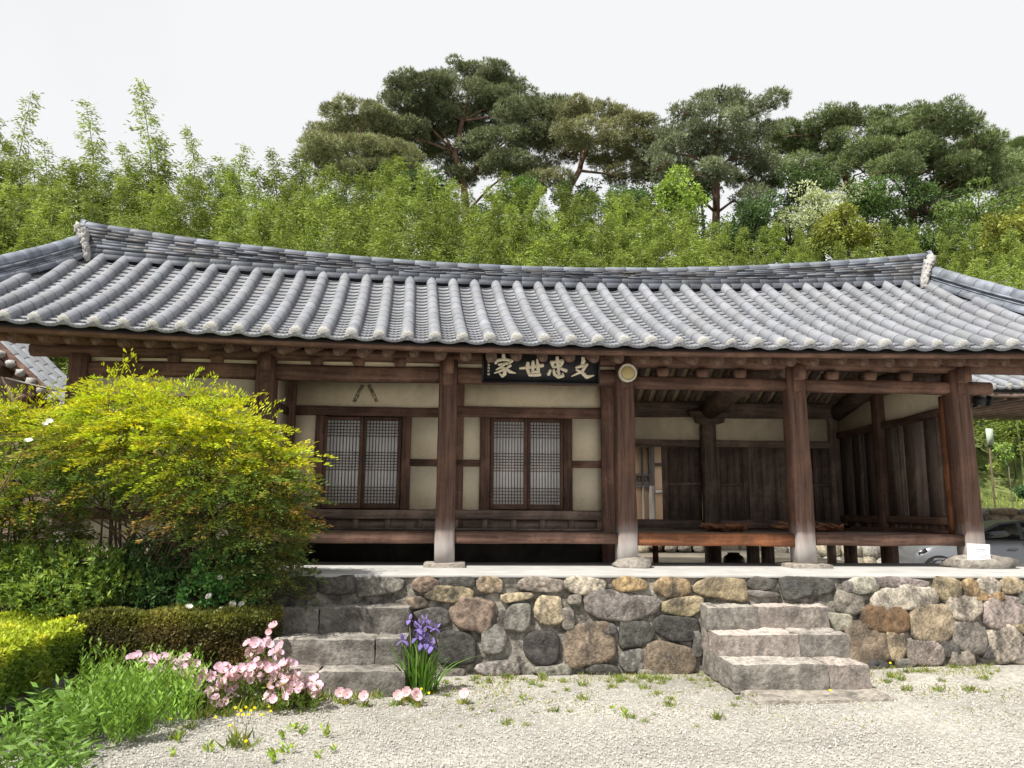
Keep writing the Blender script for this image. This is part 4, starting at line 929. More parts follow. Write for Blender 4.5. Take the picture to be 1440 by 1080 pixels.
# car
def build_car():
    Yc = 16.6; fw_ = atY(1322, 797, Yc); yaw = radians(12); zg = .09
    car = empty('parked_car', (fw_[0], Yc, zg), 'silver hatchback car parked behind the right end of the terrace', 'car', rz=-yaw)
    # local: x to the rear, y away; front wheel at x=0, near side y=0
    HW = .88
    st = [(-.50, .50, .62, .80), (-.47, .34, .74, .88), (-.36, .25, .86, .95), (-.1, .22, .96, 1.0), (.35, .22, 1.03, 1.0), (.7, .22, 1.06, 1.0), (1.4, .22, 1.08, 1.0), (2.2, .22, 1.09, 1.0), (2.9, .24, 1.10, .98), (3.3, .30, 1.08, .93), (3.45, .45, 1.0, .86)]
    q = MB(); vs = []; m = 12
    for x, zb_, zt, k in st:
        w = HW*k; sec = [(0, zb_), (.02, zb_+.05), (-.0, .45), (-.02, .62), (0.01, .80), (.05, zt-.05), (.12, zt)]
        pr = [(HW-w+a, z if z > zb_ else zb_) for a, z in sec]
        full = pr+[(2*HW-a, z) for a, z in pr[::-1]]
        vs += [(x, a, min(z, zt)) for a, z in full]
    n = 14
    q.add(vs, [(i*n+j, (i+1)*n+j, (i+1)*n+(j+1) % n, i*n+(j+1) % n) for i in range(len(st)-1) for j in range(n)]+[tuple(range(n)), tuple((len(st)-1)*n+j for j in range(n-1, -1, -1))])
    paint = mat('silver_paint', (.20, .21, .225), .28, var=.03, metal=.55, spec=.5); 
    obj('body', q, paint, car, local=True, smooth=False)
    gl = mat('car_glass', (.012, .016, .016), .06, var=.02, spec=.6)
    prof = [(.55, 1.05), (.9, 1.22), (1.35, 1.42), (1.9, 1.49), (2.5, 1.47), (3.0, 1.34), (3.35, 1.08)]
    q = MB(); vs = []
    for x, z in prof: k = (z-1.04)/.45*.20; vs += [(x, .08+k, z), (x, 2*HW-.08-k, z)]
    q.add(vs, [(i*2, i*2+1, i*2+3, i*2+2)[::-1] for i in range(6)]); obj('roof', q, paint, car, local=True)
    # side frame (paint) and windows
    def side(pts, off, name, m_):
        q = MB(); vv = [(x, .075+(z-1.04)/.45*.20-off, z) for x, z in pts]; q.add(vv+[(x, y+.03, z) for x, y, z in vv], [tuple(range(len(pts)))[::-1], tuple(range(len(pts), 2*len(pts)))]+[(i, (i+1) % len(pts), (i+1) % len(pts)+len(pts), i+len(pts)) for i in range(len(pts))]); return obj(name, q, m_, car, local=True)
    side([(.5, 1.04)]+prof+[(3.35, 1.04)], 0, 'cab_side', paint)
    side([(.72, 1.08), (1.0, 1.22), (1.4, 1.385), (1.72, 1.43), (1.72, 1.08)], .012, 'side_window', gl); side([(1.82, 1.08), (1.82, 1.435), (2.4, 1.42), (2.75, 1.34), (2.8, 1.08)], .012, 'side_window', gl)
    q = MB(); box(q, .55, 3.0, .055, .075, 1.055, 1.075); obj('window_trim', q, M['black'], car, local=True)
    for x in (.42, 1.78): q = MB(); box(q, x, x+.008, -.012, .02, .32, 1.03); obj('door_seam', q, M['black'], car, local=True)
    for x in (1.42, 2.5): q = MB(); tube(q, [(x, -.03, .86), (x+.18, -.03, .865)], .018, 8); obj('door_handle', q, paint, car, local=True)
    hl = [(-.41, .76), (-.26, .86), (-.22, .80), (-.38, .68)]
    q = MB(); q.add([(x, .02 if x > -.3 else .05, z) for x, z in hl]+[(x, .12, z) for x, z in hl], [(3, 2, 1, 0), (0, 1, 5, 4), (1, 2, 6, 5), (2, 3, 7, 6), (3, 0, 4, 7)]); obj('headlight', q, M['black'], car, local=True)
    for x in (0, 2.62):
        for y in (.0, 1.58):
            w = MB(); vs = []; nn = 28
            pr_ = [(.24, -.0), (.30, -.012), (.325, .01), (.325, .19), (.30, .2), (.24, .2)]
            for r, yy in pr_: vs += [(x+r*cos(2*pi*j/nn), y+yy-.01, .325+r*sin(2*pi*j/nn)) for j in range(nn)]
            w.add(vs, [(i*nn+j, i*nn+(j+1) % nn, (i+1)*nn+(j+1) % nn, (i+1)*nn+j) for i in range(5) for j in range(nn)])
            wh = obj('wheel', w, M['black'], car, local=True, smooth=True)
            w = MB(); vs = []
            for r, yy in ((.24, .0), (.22, .03), (.08, .015), (.0, .01)): vs += [(x+r*cos(2*pi*j/nn), y+yy-.01, .325+r*sin(2*pi*j/nn)) for j in range(nn)]
            w.add(vs, [(i*nn+j, i*nn+(j+1) % nn, (i+1)*nn+(j+1) % nn, (i+1)*nn+j) for i in range(3) for j in range(nn)]); rm = obj('rim', w, paint, wh, local=True)
        q = MB(); vs = []; nn = 22      # dark wheel arch
        for j in range(nn+1): a = pi*j/nn; vs += [(x+.39*cos(a), -.014, .325+.39*sin(a)), (x+.30*cos(a), -.014, .325+.30*sin(a))]
        q.add(vs, [(2*j, 2*j+1, 2*j+3, 2*j+2) for j in range(nn)]); obj('wheel_arch', q, M['black'], car, local=True)
    q = MB(); box(q, .62, .75, -.16, .0, 1.02, 1.13); obj('wing_mirror', q, paint, car, local=True)
build_car()

# neighbouring roof at the right
nr = empty('neighbour_house', (15.5, 17, 0), 'neighbouring tiled house half cut off by the right edge of the photo', 'house')
e0 = atY(1388, 549, 13.6); e1 = atY(1440, 541, 13.8)
def S_nb(s, t):
    x = e0[0]+.12+.31*s; return V(x-.25*t, 13.6+2.9*t, e0[2]+.05+.012*s+1.65*(t-.08*sin(pi*t)))
q = MB(); tile_field(q, S_nb, list(range(0, 22)), lambda s: 0.0, lambda s: 1.0, 9, 17)
b0, b1, b2, b3 = S_nb(-.5, 0), S_nb(21.5, 0), S_nb(21.5, 1), S_nb(-.5, 1)
for k in range(6): q.add([S_nb(-.5, k/6)-V(0, 0, .06), S_nb(21.5, k/6)-V(0, 0, .06), S_nb(21.5, (k+1)/6)-V(0, 0, .06), S_nb(-.5, (k+1)/6)-V(0, 0, .06)], [(0, 1, 2, 3)], (.6, .6, .6))
q.add([b3, b2, V(b2[0], 17.8, b1[2]+.12), V(b3[0], 17.8, b0[2]+.12)], [(0, 1, 2, 3)], (.8, .8, .8))
nro = obj('roof', q, M['tile'], nr)
for s in range(0, 8):
    q = MB(); p = S_nb(s, 0); lump(q, p+V(0, -.01, .035), .08, .04, .075, s, amp=.2, nu=12, nv=8); obj('lime_end_cap', q, M['lime'], nro, smooth=True)
q = MB(); box(q, b0[0], b1[0], 13.62, 13.72, b0[2]-.16, b0[2]-.07); obj('eave_board', q, M['dark_wood_x'], nr)
q = MB(); q.add([(b0[0], 13.7, b0[2]-.09), (b1[0], 13.7, b0[2]-.09), (b1[0], 17.6, b0[2]-.0), (b0[0], 17.6, b0[2]-.0)], [(0, 3, 2, 1)]); obj('soffit', q, M['dark_wood_y'], nr)
for i in range(16): q = MB(); tube(q, [(b0[0]+.15+.33*i, 13.75, b0[2]-.15), (b0[0]+.15+.33*i, 17.5, b0[2]-.07)], .055, 8); obj('rafter', q, M['dark_wood_y'], nr)
q = MB(); box(q, 15, 17.5, 14.8, 17.4, -.1, b0[2]-.1); obj('wall', q, M['plaster'], nr)
# outbuilding at the left
lb = empty('outbuilding', (-8.8, 13.5, 1), 'small tiled outbuilding with white capped verge behind the yellow bush at the left edge', 'outbuilding')
v0 = atY(108, 586, 12.4); v1 = atY(0, 480, 12.4)
def S_lb(s, t):
    return V(v0[0]+(v1[0]-v0[0])*1.9*t, 12.4+.30*s, v0[2]+(v1[2]-v0[2])*1.9*(t-.07*sin(pi*t)))
q = MB(); tile_field(q, S_lb, list(range(0, 6)), lambda s: 0.0, lambda s: 1.0, 10, 18, pitch=.30)
p0, p1, p2, p3 = S_lb(-.3, 0), S_lb(5.5, 0), S_lb(5.5, 1), S_lb(-.3, 1); [q.add([S_lb(-.3, k/6)-V(0, 0, .07), S_lb(5.5, k/6)-V(0, 0, .07), S_lb(5.5, (k+1)/6)-V(0, 0, .07), S_lb(-.3, (k+1)/6)-V(0, 0, .07)], [(3, 2, 1, 0)], (.6, .6, .6)) for k in range(6)]; q.add([p3, p2, p2+V(-2.6, 0, -2.4), p3+V(-2.6, 0, -2.4)], [(3, 2, 1, 0)], (.7, .7, .7))
lro = obj('roof', q, M['tile'], lb)
for k in range(14):
    q = MB(); p = S_lb(-.35, k/13*.9); lump(q, p+V(0, -.02, .02), .075, .07, .058, k, amp=.6, nu=12, nv=8, freq=2.4); obj('lime_end_cap', q, M['lime'], lro, smooth=True)
q = MB()
for t in (.05, .28, .5, .72): p = S_lb(0, t); tube(q, [p+V(-.05, -.22, -.24), p+V(-.05, 1.6, -.24)], .085, 10)
obj('purlin', q, M['wood_y'], lb)
q = MB(); a, b = S_lb(0, .0), S_lb(0, 1.0); timber(q, a+V(.05, -.06, -.12), b+V(0, -.06, -.12), .06, .16); obj('verge_board', q, M['wood_x'], lb)
q = MB(); q.add([a+V(-.05, .3, -.16), V(a[0]-.05, a[1]+.3, .9), V(-11, a[1]+.3, .9), V(-11, a[1]+.3, 5.0), b+V(0, .3, -.16)], [(0, 4, 3, 2, 1)]); obj('wall', q, M['dark_wood_z'], lb)
q = MB(); q.add([a+V(-.02, -.02, -.22), a+V(-.02, 1.5, -.22), b+V(0, 1.5, -.22), b+V(0, -.02, -.22)], [(0, 3, 2, 1)]); obj('soffit', q, M['dark_wood_y'], lb)
q = MB(); tube(q, [atY(8, 532, 12.1), atY(40, 540, 12.1), atY(75, 548, 12.1), atY(112, 550, 12.1)], .02, 6); obj('gutter_pipe', q, M['metal'], lb)
#@@PART3
# ------------------------------------------------------------------ foliage
def unit(a): return a/np.maximum(1e-9, np.linalg.norm(a, axis=-1, keepdims=True))
def leaf_quads(C, D, L, Wd, fold=.0, kind='diamond'):
    """n leaves at base points C along directions D, length L, width Wd"""
    n = len(C); D = unit(D); R = RNG.normal(size=(n, 3)); S = unit(np.cross(D, R)); Nn = np.cross(S, D)
    L = np.broadcast_to(L, (n,))[:, None]; Wd = np.broadcast_to(Wd, (n,))[:, None]
    return np.stack([C, C+D*L*.45+S*Wd*.5+Nn*fold*L, C+D*L, C+D*L*.45-S*Wd*.5+Nn*fold*L], axis=1)
def vary(base, n, a=.25, hue=.12):
    k = RNG.uniform(1-a, 1+a, (n, 1)); h = RNG.normal(0, hue, (n, 1))
    return np.clip(np.asarray(base)*k*np.concatenate([1+h, np.ones((n, 1)), 1-h*.5], axis=1), .004, 1)

# ---- bamboo grove
def bamboo_proto(seed, sparse=False):
    H = 10.0; rng = np.random.default_rng(seed); bend = rng.uniform(.3, 1.1); ba = rng.uniform(0, 2*pi)
    f = lambda z: np.array([cos(ba)*bend*(z/H)**3, sin(ba)*bend*(z/H)**3, z-.25*bend*(z/H)**4])
    q = MB(); zs = np.linspace(0, H, 12); tube(q, [f(z) for z in zs], [.05*(1-.85*z/H) for z in zs], 6)
    Cs = []; Ds = []; cl = []; Lf = []
    nn = 30
    for k in range(nn):
        z = H*(.22+.78*(k/(nn-1))**.85); t = (z/H-.22)/.78
        rad = ((1.35 if not sparse else 1.45)*(1-t)**(.75 if not sparse else 1.1)+.14)*(.55+.45*min(1, t*3+.3)); nb = int(rng.integers(4, 7)) if not sparse else int(rng.integers(3, 5))
        for b in range(nb):
            a = rng.uniform(0, 2*pi); ln = rad*rng.uniform(.55, 1.15); up = rng.uniform(.1, .55); base = f(min(H, z))
            m = int((66 if not sparse else 50)*ln/.9)+10
            u = rng.uniform(.2, 1, m)**.75
            pos = base+np.stack([cos(a)*ln*u, sin(a)*ln*u, up*ln*u-.42*ln*u**2], 1)+rng.normal(0, .07+.05*ln, (m, 3))
            d = np.stack([cos(a)+rng.normal(0, .6, m), sin(a)+rng.normal(0, .6, m), rng.normal(-.35, .45, m)], 1)
            shade = .72+.5*rng.random()
            Cs.append(pos); Ds.append(d); cl.append(np.tile(np.array([.215, .28, .065])*shade, (m, 1))*rng.uniform(.7, 1.3, (m, 1)))
    C = np.concatenate(Cs); D = np.concatenate(Ds); c = np.concatenate(cl)
    fl = MB(); fl.quads(leaf_quads(C, D, rng.uniform(.11, .19, len(C)), rng.uniform(.026, .042, len(C))), c)
    return q, fl, bend, ba
protos = []
M['bamboo_leaf'] = leafmat('bamboo_leaf', lo=.62, hi=1.3)
BL = 'leafy yellow green bamboo culm in the grove behind the tiled roof'; BL2 = 'tall feathery bamboo rising above the grove on the left against the white sky'
for i in range(6):
    q, fl, bd_, ba_ = bamboo_proto(100+i, sparse=(i >= 4)); e = empty('bamboo', (0, 0, 0), BL, 'bamboo', 'bamboo grove behind the house')
    obj('culm', q, M['culm'], e, local=True); obj('foliage', fl, M['bamboo_leaf'], e, local=True); protos.append([e, False, bd_, ba_])
TOP = [(-60, 215), (0, 218), (40, 215), (75, 225), (122, 222), (150, 228), (235, 230), (268, 226), (300, 236), (345, 222), (380, 226), (430, 212), (470, 240), (520, 242), (570, 212), (620, 258), (680, 252), (715, 240), (760, 262), (800, 262), (850, 262), (900, 272), (950, 262), (1000, 295), (1050, 305), (1100, 305), (1160, 315), (1200, 300), (1250, 310), (1310, 318), (1350, 312), (1400, 305), (1440, 275), (1520, 280)]
def top_y(u): return float(np.interp(u, [a for a, b in TOP], [b for a, b in TOP]))
def put_bamboo(u, v, Y, idx, label=BL, group='bamboo grove behind the house', hmin=5.0):
    p = atY(u, v, Y); zb = hill_h(p[0], Y)-.15; H = max(hmin, p[2]-zb)
    pr = protos[idx]
    if not pr[1]: o = pr[0]; pr[1] = True
    else: o = copy_tree(pr[0])
    s = H/9.8; w = s*random.uniform(.92, 1.2); rz = random.uniform(0, 6.28); o.location = (p[0]-w*pr[2]*cos(pr[3]+rz), Y-w*pr[2]*sin(pr[3]+rz), p[2]-9.85*s); o.scale = (w, w, s); o.rotation_euler = (0, 0, rz); tag(o, label, 'bamboo', group)
for (u, v) in ((-8, 150), (44, 131), (122, 145), (197, 116), (268, 182)):
    put_bamboo(u, v, 38+random.uniform(-1, 1), 4+(u % 2), BL2, 'tall bamboos on the left skyline')
for (u, v) in ((20, 205), (62, 200), (178, 205), (220, 195), (135, 200), (310, 222), (345, 207), (388, 212)):
    put_bamboo(u, v, 37+random.uniform(-1, 1), 4+(u % 2))
for layer, (Y0, dv, step) in enumerate(((36.5, 6, 25), (32.0, 38, 27), (28.0, 78, 29))):
    u = -45+layer*9
    while u < 1490:
        if True:
            v = top_y(u)+dv*random.uniform(.75, 1.3)+random.uniform(-8, 12)
            if 930 < u < 1240: v += 10
            put_bamboo(u+random.uniform(-7, 7), v, Y0+random.uniform(-1.6, 1.6), random.randrange(4))
        u += step*random.uniform(.85, 1.15)

# ---- red pines on the ridge
def pine(label, trunk, pads, Y, seed, col=(.075, .088, .045), dens=1.0, depth=2.5):
    """trunk: pixel path (u,v) base to top at depth Y; pads: (u,v,rx,ry) crowns of needles"""
    random.seed(seed); s = Y/FPX; rng = np.random.default_rng(seed)
    b = atY(*trunk[0], Y); zb = hill_h(b[0], Y)-.2
    r = empty('pine_tree', (b[0], Y, zb), label, 'pine tree', 'pines on the hill')
    q = MB(); path = [V(b[0], Y, zb)]+[atY(u, v, Y+random.uniform(-.3, .3)) for u, v in trunk]
    n = len(path); tube(q, path, [.30*(1-.75*i/(n-1))+.03 for i in range(n)], 9, jit=.06)
    Cs = []; Ds = []; cl = []
    for (u, v, rx, ry) in pads:
        dy = random.uniform(-depth, depth); c = atY(u, v, Y+dy); X = rx*s*1.08; Z = ry*s*1.12; DYr = max(X*.8, .9)
        # limb to the pad
        k = min(range(len(path)), key=lambda i: np.linalg.norm(path[i]-(c-V(0, 0, abs(c[0]-path[i][0])*.35+.6))))
        a = path[max(1, k)]; mid = (a+c)/2+V(random.uniform(-.3, .3), 0, random.uniform(-.1, .5))
        tube(q, [a, mid, c-V(0, 0, Z*.3)], [.10, .07, .03], 6, jit=.1)
        for w in range(5):
            e = c+V(random.uniform(-.8, .8)*X, random.uniform(-.8, .8)*DYr, random.uniform(-.3, .4)*Z); tube(q, [c-V(0, 0, Z*.4), (c+e)/2-V(0, 0, .1), e], [.05, .035, .015], 4)
        # sub-clumps
        m = int(max(6, 15*X*Z/.9*dens)); 
        for w in range(m):
            d = unit(rng.normal(size=3)); d[2] = d[2]*.8+.15; rr = rng.uniform(.35, 1)**.5
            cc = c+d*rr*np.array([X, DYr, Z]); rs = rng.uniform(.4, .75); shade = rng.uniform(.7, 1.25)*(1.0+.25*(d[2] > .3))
            k2 = int(80*dens); dd = unit(rng.normal(size=(k2, 3))*np.array([1, 1, .75])+np.array([0, 0, .35]))
            P = cc+dd*rs*rng.uniform(.55, 1, (k2, 1))*np.array([1.15, 1.15, .6])
            for rep_ in range(5):
                Cs.append(P); Ds.append(dd+rng.normal(0, .55, (k2, 3))+np.array([0, 0, .35])); cl.append(np.array(col)*2.4*shade*rng.uniform(.75, 1.3, (k2, 1))*np.array([[1, 1, 1]]))
    C = np.concatenate(Cs); fl = MB(); fl.quads(leaf_quads(C, np.concatenate(Ds), rng.uniform(.2, .34, len(C)), rng.uniform(.028, .05, len(C))), np.concatenate(cl))
    obj('trunk', q, M['pine_bark'], r); obj('crown', fl, M['needle'], r)
M['pine_bark'] = mat('pine_bark', (.20, .125, .085), .95, var=.45, scale=(2.5, 2.5, 1), bump=.8, bscale=(6, 6, 3), dist=.05)
pine('broad round pine leaning out at the left end of the row', [(560, 290), (555, 250), (530, 215), (505, 190)], [(505, 168, 48, 16), (470, 195, 36, 18), (530, 185, 48, 20), (455, 225, 28, 16), (500, 222, 46, 18), (545, 215, 40, 18), (480, 245, 40, 14), (525, 248, 40, 14), (565, 235, 30, 16), (450, 205, 20, 14), (570, 190, 28, 16)], 50, 1, (.085, .092, .048))
pine('tallest pine with a wide domed crown at the centre of the row', [(655, 300), (652, 255), (640, 215), (650, 170), (660, 130)], [(650, 112, 52, 13), (600, 128, 44, 15), (700, 125, 40, 15), (560, 122, 14, 10), (575, 150, 40, 17), (640, 140, 60, 17), (715, 148, 44, 17), (610, 172, 54, 17), (675, 172, 52, 18), (740, 165, 42, 18), (570, 185, 34, 15), (640, 200, 54, 15), (700, 205, 46, 17), (755, 195, 36, 16), (665, 232, 44, 15), (720, 235, 42, 14), (690, 100, 24, 8), (775, 150, 26, 13), (600, 215, 30, 12), (640, 250, 30, 10)], 52, 2, (.07, .083, .045))
pine('pine with forked bare limbs and flat pads right of the tallest crown', [(790, 305), (800, 265), (815, 240), (820, 215), (850, 190)], [(790, 165, 36, 13), (850, 165, 40, 14), (895, 180, 30, 14), (770, 195, 34, 14), (830, 190, 46, 15), (885, 205, 40, 15), (800, 218, 26, 10), (860, 225, 30, 11), (905, 228, 34, 13), (750, 238, 30, 11), (780, 255, 28, 9), (880, 248, 26, 10), (915, 250, 24, 11), (820, 155, 26, 9), (925, 200, 22, 14)], 49, 3, (.09, .093, .05))
pine('slender pine with a straight bare trunk rising above the house ridge', [(1005, 365), (1007, 300), (1008, 240), (1010, 190), (1015, 150)], [(1010, 143, 34, 10), (980, 158, 32, 11), (1045, 160, 34, 11), (1085, 148, 14, 7), (960, 185, 40, 13), (1010, 180, 44, 13), (1055, 190, 34, 12), (940, 210, 34, 14), (985, 212, 44, 14), (1040, 218, 40, 13), (955, 238, 30, 12), (1000, 244, 34, 12), (1050, 248, 36, 13), (1075, 262, 26, 14), (1060, 285, 34, 15), (925, 235, 20, 12), (1075, 228, 20, 9), (1040, 140, 16, 7)], 46, 4, (.072, .085, .052), dens=.9)
pine('low spreading pine between the slender pine and the far right crowns', [(1200, 320), (1195, 270), (1180, 225), (1160, 195)], [(1120, 185, 34, 12), (1165, 175, 36, 13), (1205, 172, 34, 13), (1100, 210, 32, 12), (1145, 208, 42, 14), (1195, 205, 42, 14), (1120, 235, 34, 13), (1170, 240, 40, 13), (1215, 238, 36, 14), (1090, 190, 20, 10), (1180, 158, 20, 8), (1140, 262, 32, 12)], 50, 5, (.07, .088, .042))
pine('large pine with a dark trunk and layered pads on the right', [(1284, 340), (1283, 290), (1284, 250), (1280, 215), (1290, 180)], [(1260, 168, 40, 12), (1315, 165, 40, 12), (1290, 185, 52, 13), (1240, 190, 36, 14), (1345, 182, 34, 13), (1225, 215, 34, 14), (1275, 212, 46, 13), (1330, 212, 44, 14), (1375, 205, 28, 12), (1250, 238, 40, 12), (1310, 240, 44, 13), (1360, 238, 40, 14), (1400, 225, 26, 13), (1330, 268, 44, 9), (1395, 255, 34, 12), (1240, 285, 40, 8), (1310, 300, 36, 11), (1425, 272, 26, 8)], 46, 6, (.07, .09, .04))
pine('pine at the right edge of the picture half cut off', [(1450, 320), (1445, 270), (1440, 235)], [(1405, 215, 26, 13), (1435, 212, 28, 13), (1460, 225, 30, 14), (1420, 240, 34, 14), (1455, 255, 34, 14), (1380, 195, 20, 10), (1490, 240, 30, 14)], 52, 7, (.072, .095, .042))

# ---- broadleaf trees
def broadleaf(name, label, u, v, ru, rv, Y, seed, col, group, size=(.13, .22), n=5200, trunk_r=.16, base=None, cat='tree', blobs=26):
    random.seed(seed); rng = np.random.default_rng(seed); s = Y/FPX; c = atY(u, v, Y); X, Z = ru*s, rv*s
    zb = (hill_h(c[0], Y)-.15) if base is None else base
    r = empty(name, (c[0], Y, zb), label, cat, group)
    q = MB(); tube(q, [V(c[0], Y, zb), V(c[0]+.1*X, Y, (zb+c[2])/2), c], [trunk_r, trunk_r*.75, trunk_r*.35], 8, jit=.06)
    Cs = []; Ds = []; cl = []; per = n//blobs
    for k in range(blobs):
        d = unit(rng.normal(size=3)); rr = rng.uniform(.35, 1.05); bc = c+d*rr*np.array([X, X*.9, Z]); br = rng.uniform(.2, .42)*min(X, Z*1.1)
        tube(q, [c-V(0, 0, Z*.5), (c+bc)/2, bc], [trunk_r*.35, trunk_r*.22, .02], 5)
        dd = unit(rng.normal(size=(per, 3))); P = bc+dd*br*rng.uniform(.45, 1.05, (per, 1))**.6*np.array([1.15, 1.15, .8]); sh = rng.uniform(.72, 1.28)*1.25
        Cs.append(P); Ds.append(dd+rng.normal(0, .6, (per, 3))+np.array([0, 0, -.2])); cl.append(np.array(col)*sh*rng.uniform(.7, 1.3, (per, 1)))
    C = np.concatenate(Cs); fl = MB(); L = rng.uniform(*size, len(C)); fl.quads(leaf_quads(C, np.concatenate(Ds), L, L*.5), np.concatenate(cl))
    obj('trunk', q, M['bark'], r); obj('crown', fl, M['leaf'], r); return r
G = 'broadleaf trees among the bamboo'
broadleaf('broadleaf_tree', 'bright fresh green tree left of the slender pine trunk', 950, 275, 40, 40, 40, 21, (.21, .30, .06), G)
broadleaf('broadleaf_tree', 'pale silvery green tree in blossom right of the slender pine', 1150, 295, 55, 42, 39, 22, (.34, .38, .25), G, size=(.12, .2))
broadleaf('broadleaf_tree', 'deep green tree below the spreading pine', 1215, 280, 45, 38, 42, 23, (.085, .145, .04), G)
broadleaf('broadleaf_tree', 'dark green tree beneath the large right pine', 1300, 285, 60, 40, 44, 24, (.065, .11, .035), G)
broadleaf('broadleaf_tree', 'mid green tree low behind the right pines', 1375, 300, 60, 40, 40, 25, (.11, .16, .045), G)
broadleaf('broadleaf_tree', 'dark green tree at the foot of the slender pine', 1060, 310, 50, 36, 41, 26, (.055, .095, .035), G)
broadleaf('broadleaf_tree', 'blue green tree below the forked pine', 880, 290, 36, 32, 42, 27, (.07, .12, .05), G)
broadleaf('broadleaf_tree', 'shaded dark green tree under the tallest pine', 600, 270, 44, 30, 44, 28, (.06, .105, .035), G)
broadleaf('broadleaf_tree', 'rounded green tree between the tallest and the forked pine', 735, 280, 36, 26, 43, 29, (.09, .15, .04), G)
broadleaf('broadleaf_tree', 'yellow green bushy tree above the right end of the ridge', 1430, 330, 40, 40, 33, 30, (.19, .21, .045), G)
broadleaf('broadleaf_tree', 'light green bushy tree left of the pine with layered pads', 1190, 325, 44, 34, 34, 31, (.2, .225, .05), G)
for k_, (u, v, ru, rv, Yd, cc) in enumerate(((960, 330, 60, 36, 44, (.10, .16, .045)), (1040, 345, 60, 36, 43, (.08, .13, .04)), (1110, 335, 60, 40, 42, (.13, .19, .05)), (1170, 345, 60, 36, 38, (.19, .24, .08)), (1240, 340, 60, 40, 43, (.075, .12, .04)), (1310, 345, 60, 40, 42, (.09, .14, .04)), (1370, 345, 55, 40, 38, (.11, .16, .045)), (1430, 350, 60, 40, 42, (.1, .15, .045)), (870, 335, 60, 36, 44, (.08, .13, .045)), (780, 330, 60, 36, 45, (.08, .14, .04)), (690, 320, 60, 34, 46, (.07, .12, .04)), (590, 315, 60, 36, 46, (.08, .13, .04)), (500, 300, 60, 36, 46, (.08, .13, .04)), (985, 262, 34, 30, 48, (.07, .11, .045)), (812, 285, 40, 28, 48, (.075, .12, .045)), (560, 258, 44, 28, 49, (.07, .11, .04)), (745, 262, 26, 20, 49, (.07, .11, .04)), (1480, 300, 50, 50, 42, (.09, .14, .04)), (1340, 262, 50, 34, 47, (.07, .11, .04)), (1130, 265, 44, 30, 47, (.07, .115, .04)), (900, 285, 40, 34, 46, (.07, .12, .04)), (1420, 285, 50, 40, 48, (.075, .12, .04)))):
    broadleaf('broadleaf_tree', 'leafy green tree filling the slope between bamboo and pines', u, v, ru, rv, Yd, 400+k_, cc, 'filler trees on the slope', n=5200)
# undergrowth that closes the slope between the culms
rng = np.random.default_rng(5); C = []; 
n = 26000; ux = rng.uniform(-34, 42, n); uy = rng.uniform(26, 58, n)
P = np.stack([ux, uy, [hill_h(a, b) for a, b in zip(ux, uy)]], 1); P[:, 2] += rng.uniform(0, 3.2, n)**1.0
fl = MB(); L = rng.uniform(.25, .5, n); fl.quads(leaf_quads(P, rng.normal(size=(n, 3))+np.array([0, 0, .3]), L, L*.45), vary((.07, .10, .03), n, .4))
tag(obj('undergrowth', fl, M['leaf'], origin=(0, 40, 5)), 'dense dark undergrowth covering the slope among the trunks', 'undergrowth', kind='stuff')

# ---- right slope: saplings, shrubs, grass
GS = 'plants on the grass slope at the right edge'
broadleaf('shrub', 'dark green shrub under the neighbouring eave at the right edge', 1428, 600, 30, 26, 30, 41, (.045, .09, .03), GS, size=(.08, .14), n=3600, trunk_r=.05, cat='shrub')
broadleaf('shrub', 'dark leafy shrub just right of the corner post', 1398, 604, 18, 24, 31, 42, (.05, .10, .035), GS, size=(.08, .14), n=2600, trunk_r=.05, cat='shrub')
broadleaf('sapling', 'small light green sapling with a thin grey trunk on the slope', 1416, 636, 14, 14, 20.5, 43, (.16, .24, .06), GS, size=(.07, .12), n=420, trunk_r=.022, cat='sapling', blobs=9)
broadleaf('sapling', 'tiny yellow green sapling beside the corner post', 1402, 655, 9, 10, 20.8, 44, (.2, .26, .06), GS, size=(.06, .1), n=260, trunk_r=.014, cat='sapling', blobs=7)
broadleaf('shrub', 'low blue green weed clump on the lower slope', 1436, 690, 10, 8, 19.6, 45, (.06, .13, .05), GS, size=(.05, .09), n=700, trunk_r=.012, cat='shrub')
pb = atY(1392.5, 614, 19.8); q = MB(); box(q, pb[0]-.09, pb[0]+.09, 19.8, 19.84, pb[2]-.22, pb[2]+.22); q2 = MB(); tube(q2, [V(pb[0], 19.87, hill_h(pb[0], 19.87)-.1), V(pb[0], 19.87, pb[2]+.2)], .025, 8)
pr_ = empty('sign_panel', (pb[0], 19.86, hill_h(pb[0], 19.86)), 'small blank pale green panel on a post right of the corner pillar', 'sign'); obj('panel', q, mat('pale_green', (.42, .5, .4), .7, var=.08), pr_); obj('post', q2, M['stem'], pr_)
rng = np.random.default_rng(6); n = 9000; gx = rng.uniform(9, 22, n); gy = rng.uniform(18.9, 27, n); P = np.stack([gx, gy, [hill_h(a, b)-.02 for a, b in zip(gx, gy)]], 1)
fl = MB(); fl.quads(leaf_quads(P, rng.normal(0, .35, (n, 3))+np.array([0, 0, 1]), rng.uniform(.15, .4, n), .03), vary((.30, .36, .09), n, .35, .15))
tag(obj('slope_grass', fl, M['leaf'], origin=(15, 22, 1)), 'long light green grass on the slope beyond the stone wall', 'grass', kind='stuff')

